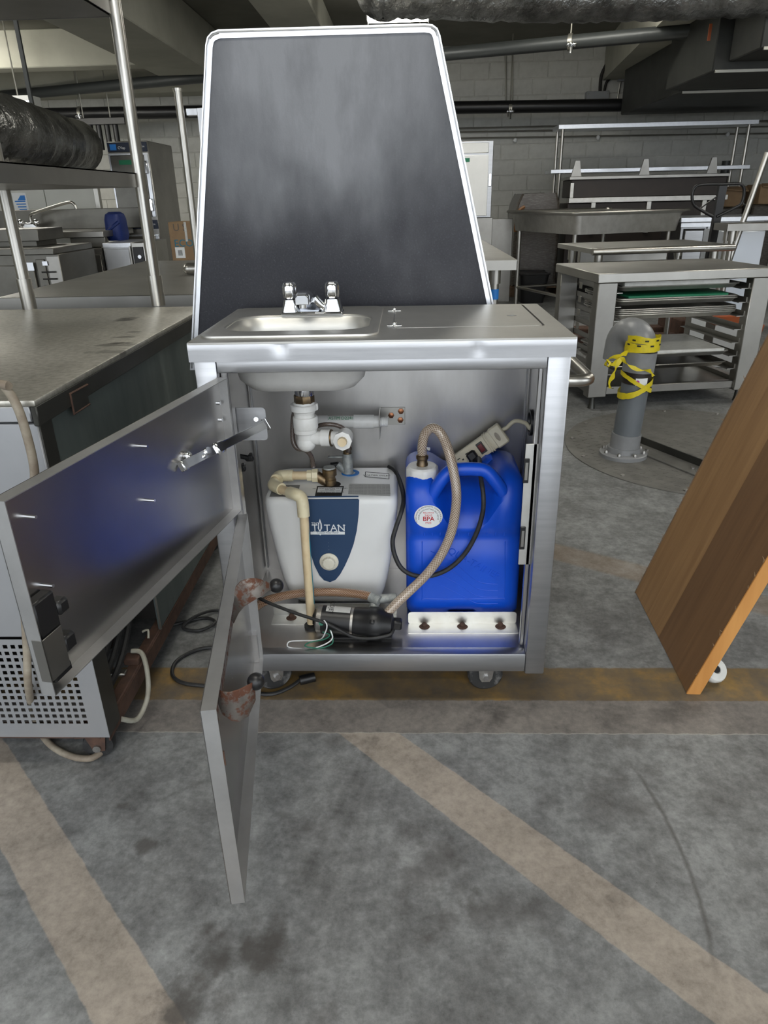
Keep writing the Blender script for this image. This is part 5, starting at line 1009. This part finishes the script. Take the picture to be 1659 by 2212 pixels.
P('hydraulic_pump', pj, BLACK, B(jx-.12, jx+.12, yj+.02, yj+.22, .10, .34, .02)); P('steer_wheel', pj, RUB, CY((jx-.08, yj+.12, .09), (jx-.02, yj+.12, .09), .09, 18), CY((jx+.02, yj+.12, .09), (jx+.08, yj+.12, .09), .09, 18)); P('fork', pj, RUST, B(jx-1.25, jx-.2, yj-.15, yj+.01, .03, .085, .008)); P('fork', pj, RUST, B(jx-1.25, jx-.2, yj+.23, yj+.39, .03, .085, .008)); P('fork_bridge', pj, RUST, B(jx-.22, jx-.12, yj-.15, yj+.39, .03, .20, .008))
# bright steel cabinets
yc = 6.2; k0, k1 = FY(1470, 470, yc), FY(1655, 455, yc)
ec = T('steel_base_cabinet', 'bright steel base cabinet with a worktop behind the pallet jack', 'cabinet', (k0.x+.5, yc+.3, 0))
P('cabinet_worktop', ec, ALU, B(k0.x+.0, k1.x+.05, yc-.03, yc+.6, k0.z-.045, k0.z, .004)); P('cabinet_upstand', ec, ALU, B(k0.x+.0, k1.x+.05, yc-.045, yc-.031, k0.z-.09, k0.z-.05, .002)); P('carcass', ec, STEEL, B(k0.x+.02, k1.x, yc, yc+.58, .12, k0.z-.045, .003))
P('cabinet_door', ec, STEEL, B(k0.x+.06, k0.x+.24, yc-.02, yc-.001, .18, k0.z-.12, .004)); P('cabinet_door', ec, STEEL, B(k0.x+.27, k0.x+.55, yc-.02, yc-.001, .18, k0.z-.06, .004)); P('door_gasket', ec, DARK, B(k0.x+.045, k0.x+.255, yc-.006, yc-.0005, .165, k0.z-.105, 0)); P('cabinet_leg', ec, STPOLE, *[CY((x, y, 0), (x, y, .12), .02, 10) for x in (k0.x+.06, k1.x-.08) for y in (yc+.06, yc+.5)])
fr0 = FY(1625, 560, 4.9); fg = T('white_icebox', 'white panelled appliance with louvres behind the pan rack end', 'appliance', (fr0.x, 5.1, 0))
g0_, g1_ = FY(1572, 500, 4.9), FY(1642, 565, 4.9)
P('appliance_body', fg, mat('bluish_white_panel', (.62, .66, .72), .35, .3), B(g0_.x, g1_.x, 4.9, 5.4, .18, g0_.z, .006)); P('appliance_base', fg, STEEL, B(g0_.x, g1_.x, 4.92, 5.4, 0, .18, .004))
for k in range(6): P('louvre', fg, INK, B(g0_.x+.02, g1_.x-.03, 4.895, 4.905, .42+k*.022, .432+k*.022, .001))
hx = FY(1580, 490, 4.3); sh_ = table('shadowed_steel_table', 'dark steel table end beside the pallet jack handle', hx.x-.03, hx.x+1.0, 4.3, 4.55, FY(1600, 483, 4.3).z, .05, mt=STDK)
# cardboard and wrapped stuff far right
for i, (px0, px1, py, yy, hh, lb) in enumerate(((1566, 1612, 405, 8.2, .5, 'torn brown carton on wrapped goods by the far wall'), (1645, 1690, 398, 8.0, .62, 'larger torn brown carton beside the tall shelf frame'))):
    u, v = FY(px0, py, yy), FY(px1, py, yy); t = T('torn_carton', lb, 'carton', (u.x, yy, 0))
    P('carton_body', t, CARD, B(u.x, v.x, yy, yy+.4, u.z-.22, u.z, .01)); P('carton_flap', t, CARD, HX([(u.x, yy-.06, u.z-.03), (v.x, yy-.09, u.z-.05), (v.x, yy, u.z), (u.x, yy, u.z), (u.x, yy-.06, u.z-.02), (v.x, yy-.09, u.z-.04), (v.x, yy, u.z+.01), (u.x, yy, u.z+.01)])); P('wrapped_stack', t, WRAP, B(u.x-.05, v.x+.02, yy+.01, yy+.42, 0, u.z-.225, .02))
sf = FY(1590, 345, 9.3); tag(P('grey_downpipe', None, GPIPE, CY((sf.x, 9.6, 0), (sf.x, 9.6, sf.z), .06, 14), piv=(sf.x, 9.6, 0)), 'short dark grey upright pipe at the block wall by the shelf frame', 'pipe')
slm = FY(1652, 330, 4.72); tag(P('leaning_steel_post', None, STPOLE, CY((slm.x-.25, 4.72, 0), (slm.x+.02, 4.72, slm.z), .022, 12), CY((slm.x-.25, 4.72, 0), (slm.x-.25, 4.72, .02), .03, 12), piv=(slm.x-.25, 4.72, 0)), 'bright steel post leaning beyond the end of the pan rack', 'post')
ob = FY(1580, 670, 4.0)
for i, (px, py, w, yy, h0, h1, lb) in enumerate(((1590, 655, .26, 3.62, .30, .36, 'orange plastic tray on a low stack behind the pan rack'), (1585, 700, .38, 3.96, .10, .24, 'orange plastic crate low on the floor behind the pan rack'))):
    u = FY(px, py, yy); t = T('orange_tray', lb, 'tray', (u.x, yy, 0)); P('tray_body', t, ORANGE, LO([[(x, y, h0) for x, y in rr(u.x-w*.45, u.x+w*.55, yy, yy+.3, .03)], [(x, y, h1) for x, y in rr(u.x-w*.5, u.x+w*.6, yy-.02, yy+.32, .03)], [(x, y, h1-.01) for x, y in rr(u.x-w*.47, u.x+w*.57, yy, yy+.30, .03)], [(x, y, h0+.02) for x, y in rr(u.x-w*.43, u.x+w*.53, yy+.02, yy+.28, .03)]])); P('tray_stand', t, STDK, B(u.x-w*.4, u.x+w*.5, yy+.03, yy+.27, 0, h0, .004))
# wrapped pallet, dark bin, holding cabinet on the right of the board
u, v = FY(1112, 620, 7.6), FY(1205, 620, 7.6)
wpn = T('wrapped_pallet', 'plastic wrapped pallet of goods against the block wall', 'pallet', ((u.x+v.x)/2, 7.9, 0))
tz = FY(1150, 418, 7.6).z
rg = random.Random(3); R = []
for z, s in ((.14, 1), (.3, .96), (.5, .98), (.75, .95), (.95, .96), (1.05, .90), (tz, .74)):
    R.append([((x-(u.x+v.x)/2)*s*rg.uniform(.97, 1.03)+(u.x+v.x)/2, y, z+rg.uniform(-.01, .01)) for x, y in rr(u.x-.05, v.x-.02, 7.6, 8.3, .05, 4)])
P('wrapped_load', wpn, WRAP, LO(R)); P('orange_strap', wpn, mat('rust_orange_strip', (.20, .09, .03), .5), TU(smooth([(u.x-.03, 7.6, .75), (u.x-.02, 7.57, .95), (u.x+.06, 7.58, 1.02)], 4), .02, 6))
for k in range(3): P('pallet_board', wpn, WRAW, B(u.x-.05, v.x-.02, 7.62+.25*k, 7.75+.25*k, .10, .135, .002)); P('pallet_runner', wpn, WRAW, B(u.x-.05+.28*k, u.x+.03+.28*k, 7.62, 8.28, 0, .099, .002))
u = FY(1145, 600, 6.9); bn_ = T('black_bin', 'low black plastic bin on the floor before the wrapped pallet', 'bin', (u.x+.06, 7.0, 0)); P('bin_shell', bn_, BLACK, LO([[(x, y, 0) for x, y in rr(u.x-.06, u.x+.20, 7.05, 7.35, .05)], [(x, y, FY(1130, 595, 6.9).z) for x, y in rr(u.x-.09, u.x+.24, 7.0, 7.4, .05)]])); P('bin_rim', bn_, RUB, TU([(x, y, FY(1130, 595, 6.9).z) for x, y in rr(u.x-.095, u.x+.245, 6.995, 7.405, .05)], .012, 6))
u = FY(1067, 303, 6.6); w = FY(1060, 470, 6.6)
hcb = T('pass_through_cabinet', 'tall pale steel cabinet with a green sticker beside the black board', 'cabinet', (u.x-.35, 6.9, 0))
P('cabinet_body', hcb, STEEL, B(u.x-.7, u.x, 6.6, 7.1, w.z, u.z, .006)); P('header_panel', hcb, STMID, B(u.x-.68, u.x-.05, 6.585, 6.599, u.z-.11, u.z-.02, .003)); P('cabinet_door', hcb, WHITE, B(u.x-.68, u.x-.05, 6.57, 6.599, w.z+.02, u.z-.13, .004)); P('green_sticker', hcb, GREENB, B(u.x-.36, u.x-.24, 6.568, 6.57, u.z-.19, u.z-.155, 0)); P('side_hinge', hcb, CHROME, B(u.x-.045, u.x-.01, 6.575, 6.599, u.z-.42, u.z-.30, .004)); P('cabinet_base', hcb, STDK, B(u.x-.7, u.x+.02, 6.62, 7.1, 0, w.z, .004))
ug = FY(1110, 470, 7.15); tag(P('steel_side_panel', None, STDK, B(ug.x-.32, ug.x, 7.2, 7.24, 0, FY(1112, 472, 7.2).z, .004), B(ug.x-.30, ug.x-.02, 7.24, 7.40, 0, .03, .002), piv=(ug.x-.15, 7.2, 0)), 'upright dark steel panel standing between the cabinet and the pallet', 'panel')

# ================================================================== background, left side
yl = 6.0
a, b = FY(230, 306, yl), FY(318, 306, yl)
hcab = T('holding_cabinet', 'tall steel holding cabinet with two dark blue control panels', 'cabinet', ((a.x+b.x)/2, yl+.35, 0))
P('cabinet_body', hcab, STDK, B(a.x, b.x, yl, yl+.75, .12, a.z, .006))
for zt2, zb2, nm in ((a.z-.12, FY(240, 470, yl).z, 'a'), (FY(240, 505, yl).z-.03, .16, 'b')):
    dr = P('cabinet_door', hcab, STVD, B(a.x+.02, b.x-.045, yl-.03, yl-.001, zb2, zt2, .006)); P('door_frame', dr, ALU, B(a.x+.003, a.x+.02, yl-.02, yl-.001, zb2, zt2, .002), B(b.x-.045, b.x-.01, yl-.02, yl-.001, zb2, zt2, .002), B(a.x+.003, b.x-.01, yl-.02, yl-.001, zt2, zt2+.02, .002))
    P('door_hinge', dr, CHROME, B(b.x-.055, b.x-.02, yl-.045, yl-.03, zt2-.16, zt2-.05, .005)); P('door_hinge', dr, CHROME, B(b.x-.055, b.x-.02, yl-.045, yl-.03, zb2+.05, zb2+.16, .005))
P('door_sticker', hcab, GREENB, B(a.x+.10, a.x+.24, yl-.032, yl-.0305, a.z-.20, a.z-.16, 0)); P('warning_sticker', hcab, TAPE, PL([(0, 0), (.045, 0), (.022, .04)], (), 0, .001, FR((b.x-.13, yl-.0305, a.z-.235), (1, 0, 0), (0, -1, 0))))
for z in (a.z-.005, FY(240, 476, yl).z):
    cp_ = P('control_panel', hcab, mat('panel_navy', (.012, .020, .045), .4), B(a.x+.004, b.x-.006, yl-.018, yl-.001, z-.085, z-.005, .003)); P('panel_logo', cp_, BLUET, B(a.x+.03, a.x+.09, yl-.0195, yl-.018, z-.07, z-.02, 0)); P('panel_print', cp_, INK, TX('CVap', .032, FR((a.x+.14, yl-.0190, z-.052), (1, 0, 0), (0, -1, 0)), .0002), sm=0); P('panel_print', cp_, INK, TX('WINSTON', .018, FR((b.x-.07, yl-.0190, z-.045), (1, 0, 0), (0, -1, 0)), .0002), sm=0)
P('cabinet_leg', hcab, STPOLE, *[CY((x, y, 0), (x, y, .12), .025, 10) for x in (a.x+.06, b.x-.06) for y in (yl+.08, yl+.66)])
bb = FY(238, 490, 5.4); bgz = FY(238, 458, 5.4).z
R = []
rg = random.Random(9)
for z, s in ((.84, .9), (.88, 1.05), (.96, 1.0), (1.02, .98), (bgz-.02, .85), (bgz, .5)): R.append([(bb.x+x*s, 5.55+y*s, z) for x, y in rr(-.075, .075, -.12, .12, .05, 4)])
# base units behind
y0 = 5.2
ax, bx2 = FY(150, 520, y0), FY(310, 520, y0)
zc = FY(190, 500, y0).z
bu = T('steel_sink_counter', 'long steel sink counter with a backsplash by the white wall panel', 'counter', (-3.4, y0+.4, 0))
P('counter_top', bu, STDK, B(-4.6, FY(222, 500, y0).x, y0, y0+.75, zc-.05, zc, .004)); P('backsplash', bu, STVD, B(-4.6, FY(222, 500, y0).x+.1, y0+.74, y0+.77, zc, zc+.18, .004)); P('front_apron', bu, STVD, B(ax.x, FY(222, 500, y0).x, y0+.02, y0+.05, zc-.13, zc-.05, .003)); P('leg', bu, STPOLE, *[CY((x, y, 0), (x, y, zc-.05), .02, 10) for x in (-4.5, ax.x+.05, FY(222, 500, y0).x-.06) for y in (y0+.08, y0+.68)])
P('sink_well', bu, DARK, B(-3.75, -3.2, y0+.18, y0+.55, zc-.16, zc+.001, .01)) if False else None
fa2 = T('swivel_faucet', 'chrome swivel faucet over the steel sink counter', 'faucet', (FY(68, 483, y0+.7).x, y0+.7, zc))
f0 = FY(68, 478, y0+.60); f0.z = zc+.05
P('faucet_body', fa2, CHROME, B(f0.x-.09, f0.x+.06, f0.y-.03, f0.y+.03, zc, zc+.07, .015)); P('faucet_knob', fa2, CHROME, SP(f0+V3(-.09, -.03, .02), .035, 10)); P('faucet_knob', fa2, CHROME, SP(f0+V3(.06, -.03, .02), .035, 10)); P('swivel_spout', fa2, STPOLE, TU(smooth([f0, f0+V3(.0, 0, .08), f0+V3(.10, -.02, .115), f0+V3(.40, -.06, .185), f0+V3(.47, -.07, .175), f0+V3(.49, -.07, .13)], 5), .014, 10))
P('blue_bag_body', None, BLUEB, LO(R)) if False else None
bgb = T('blue_bag', 'dark blue fabric bag standing on a cabinet beside the holding cabinet', 'bag', (bb.x, 5.55, .84)); P('bag_body', bgb, BLUEB, LO(R)); P('bag_fold', bgb, BLUEB, TU(smooth([(bb.x-.07, 5.44, .9), (bb.x, 5.42, .95), (bb.x+.07, 5.44, 1.0)], 4), .015, 6))
for i, (px0, px1, yy, lb) in enumerate(((143, 193, 5.22, 'dark steel cabinet under the sink counter end'), (196, 224, 5.16, 'narrow dark steel cabinet next to the sink counter'), (227, 287, 5.1, 'low pale steel cabinet below the blue bag'), (288, 318, 5.05, 'small steel oven with a black control window and knobs'))):
    u, v = FY(px0, 560, yy), FY(px1, 560, yy); top = FY(px0, (508, 520, 517, 520)[i], yy).z if i > 1 else zc-.14
    t = T(('under_counter_cabinet', 'narrow_cabinet', 'low_steel_cabinet', 'countertop_oven')[i], lb, 'cabinet' if i < 3 else 'oven', ((u.x+v.x)/2, yy+.3, 0))
    P('carcass', t, (STVD, STDK, PAINTG, STMID)[i], B(u.x, v.x, yy, yy+.6, 0, min(top, .839), .004)); P('door_panel', t, (STVD, STDK, PAINTG, STMID)[i], B(u.x+.015, v.x-.015, yy-.018, yy-.0005, .08, min(top, .839)-(.05 if i < 3 else .22), .004)); P('door_edge', t, STPOLE, B(v.x-.014, v.x-.002, yy-.015, yy-.0005, .06, min(top, .839)-.03, .001))
    if i == 3: P('control_window', t, BLACK, B(u.x+.01, v.x-.02, yy-.012, yy-.0005, top-.19, top-.05, .003)); P('oven_knob', t, CHROME, L([(.02, 0), (.016, .02)], AX((u.x+.07, yy-.012, top-.13), (0, -1, 0)), 12))
    if i == 2: P('bright_edge', t, ALU, B(u.x-.0, v.x, yy-.004, yy-.0005, .80, .836, .001))
# undercounter fridge with louvres
yf = 4.3; u, v = FY(-60, 560, yf), FY(128, 560, yf); tf = FY(100, 536, yf).z
uf = T('undercounter_refrigerator', 'dark steel undercounter refrigerator with a slotted grille panel', 'refrigerator', ((u.x+v.x)/2, yf+.35, 0))
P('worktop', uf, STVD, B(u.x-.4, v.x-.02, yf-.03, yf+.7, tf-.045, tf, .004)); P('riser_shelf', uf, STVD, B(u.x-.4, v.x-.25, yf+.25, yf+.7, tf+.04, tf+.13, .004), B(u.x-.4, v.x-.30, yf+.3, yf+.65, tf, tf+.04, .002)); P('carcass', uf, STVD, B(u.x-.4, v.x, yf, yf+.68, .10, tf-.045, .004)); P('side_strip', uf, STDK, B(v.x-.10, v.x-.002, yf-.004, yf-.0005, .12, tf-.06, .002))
lx0, lx1 = FY(86, 560, yf).x, FY(122, 560, yf).x
gp_ = P('grille_panel', uf, STVD, B(lx0-.03, v.x-.115, yf-.014, yf-.0005, .14, tf-.08, .003)); 
for k in range(9): P('slot', gp_, DARK, B(lx0, lx1-.02, yf-.0155, yf-.013, tf-.18-.052*k, tf-.168-.052*k, 0))
P('fridge_door', uf, STVD, B(u.x-.3, lx0-.05, yf-.03, yf-.0005, .14, tf-.12, .005)); P('door_pull', uf, STMID, B(u.x+.03, u.x+.16, yf-.045, yf-.03, tf-.24, tf-.21, .004)); P('data_plate', uf, ALU, B(lx0-.11, lx0-.045, yf-.032, yf-.0302, tf-.16, tf-.10, 0)); P('data_plate', uf, ALU, B(lx0+.02, lx0+.06, yf-.016, yf-.0142, tf-.125, tf-.095, 0)); P('foot', uf, STPOLE, *[CY((x, y, 0), (x, y, .1), .02, 10) for x in (u.x, v.x-.08) for y in (yf+.08, yf+.6)])
# white wall panel with poster
yw = 6.4; u, v, w = FY(-60, 405, yw), FY(93, 405, yw), FY(207, 405, yw); zb2 = FY(100, 470, yw).z-.4
wpn2 = T('white_partition', 'white partition panels standing behind the steel sink counter', 'partition', (v.x, yw, 0))
P('panel', wpn2, GLASSP, B(u.x-.6, v.x-.004, yw, yw+.04, 0, 1.62, .003)); P('panel', wpn2, GLASSP, B(v.x+.004, w.x-.03, yw, yw+.04, 0, 1.62, .003)); P('edge_post', wpn2, STMID, B(w.x-.03, w.x+.02, yw-.01, yw+.05, 0, 1.62, .003))
c = FY(42, 442, yw-.002); po = T('paper_notice', 'white paper notice with blue print taped to the white partition', 'notice', (c.x, yw, c.z))
P('sheet', po, INK, B(c.x-.07, c.x+.09, yw-.0035, yw-.0015, c.z-.10, c.z+.11, 0)); P('blue_mark', po, BLUET, PL([(-.01, .04), (.075, .04), (.075, .085), (.03, .085)], (), 0, .0005, FR((c.x, yw-.0036, c.z), (1, 0, 0), (0, -1, 0))))
for k in range(5): P('print_line', po, BLUET, B(c.x-.04+.01*k, c.x+.07, yw-.0042, yw-.0036, c.z+.025-.026*k, c.z+.036-.026*k, 0))
# carton with print
yk = 5.2; u, v = FY(362, 480, yk), FY(425, 480, yk); zb3 = FY(380, 560, yk).z
cb = T('eco_carton', 'brown cardboard carton with blue print behind the pole', 'carton', ((u.x+v.x)/2, yk+.2, 0))
P('carton_body', cb, CARD, B(u.x, v.x, yk, yk+.35, .55, u.z, .004)); P('carton_stand', cb, STDK, B(u.x-.05, v.x+.05, yk+.02, yk+.4, 0, .548, .004))
P('carton_print', cb, mat('carton_blue', (.02, .17, .26), .7), TX('ECO', .085, FR((FY(397, 526, yk).x, yk-.001, FY(397, 526, yk).z), (1, 0, 0), (0, -1, 0)), .0004), sm=0); P('carton_print', cb, mat('carton_grey', (.12, .10, .085), .7), TX('U S', .085, FR((FY(388, 492, yk).x, yk-.001, FY(388, 492, yk).z), (1, 0, 0), (0, -1, 0)), .0004), sm=0); P('carton_tape', cb, LABELW, B(u.x+.14, u.x+.16, yk-.002, yk-.0005, u.z-.16, u.z-.001, 0)); P('shipping_label', cb, INK, B(u.x+.035, u.x+.12, yk-.0025, yk-.0005, zb3+.01, zb3+.10, 0)); P('bar_mark', cb, BLKINK, *[B(u.x+.06+.008*k, u.x+.064+.008*k, yk-.0035, yk-.0026, zb3+.03, zb3+.075, 0) for k in range(5)])
# pole and rail ends beside the board on the left
pz, pq = FY(384, 197, 2.45), FY(415, 430, 2.45)
pl2 = T('capped_steel_pole', 'upright steel pole with a flat cap behind the black board edge', 'pole', (pz.x, 2.45, zz))
P('pole_tube', pl2, STPOLE, CY((pz.x, 2.45, zz), (pz.x, 2.45, pz.z), .0185, 16)); P('pole_cap', pl2, STPOLE, CY((pz.x, 2.45, pz.z), (pz.x, 2.45, pz.z+.012), .0215, 16)); P('pole_base', pl2, STPOLE, CY((pz.x, 2.45, zz), (pz.x, 2.45, zz+.05), .023, 16))
w0_, w1_ = FY(401, 234, 2.6), FY(434, 249, 2.6)
P('rail_end', pl2, ALU, B(w0_.x, w1_.x+.1, 2.6, 2.64, w1_.z, w0_.z, .002), B(w0_.x+.06, w0_.x+.1, 2.58, 2.62, zz, w0_.z-.001, .002))
r0_, r1_ = FY(392, 544, 2.2), FY(430, 542, 2.2); rz0 = zz+.03
tag(P('steel_roller', None, STPOLE, TU([(r0_.x, 2.2, rz0), (r0_.x+.015, 2.2, rz0), (r0_.x+.03, 2.2, rz0), (r0_.x+.4, 2.2, rz0)], [.012, .026, .028, .028], 16), piv=(r0_.x+.2, 2.2, zz)), 'steel tube lying on the long table behind the black board', 'tube')
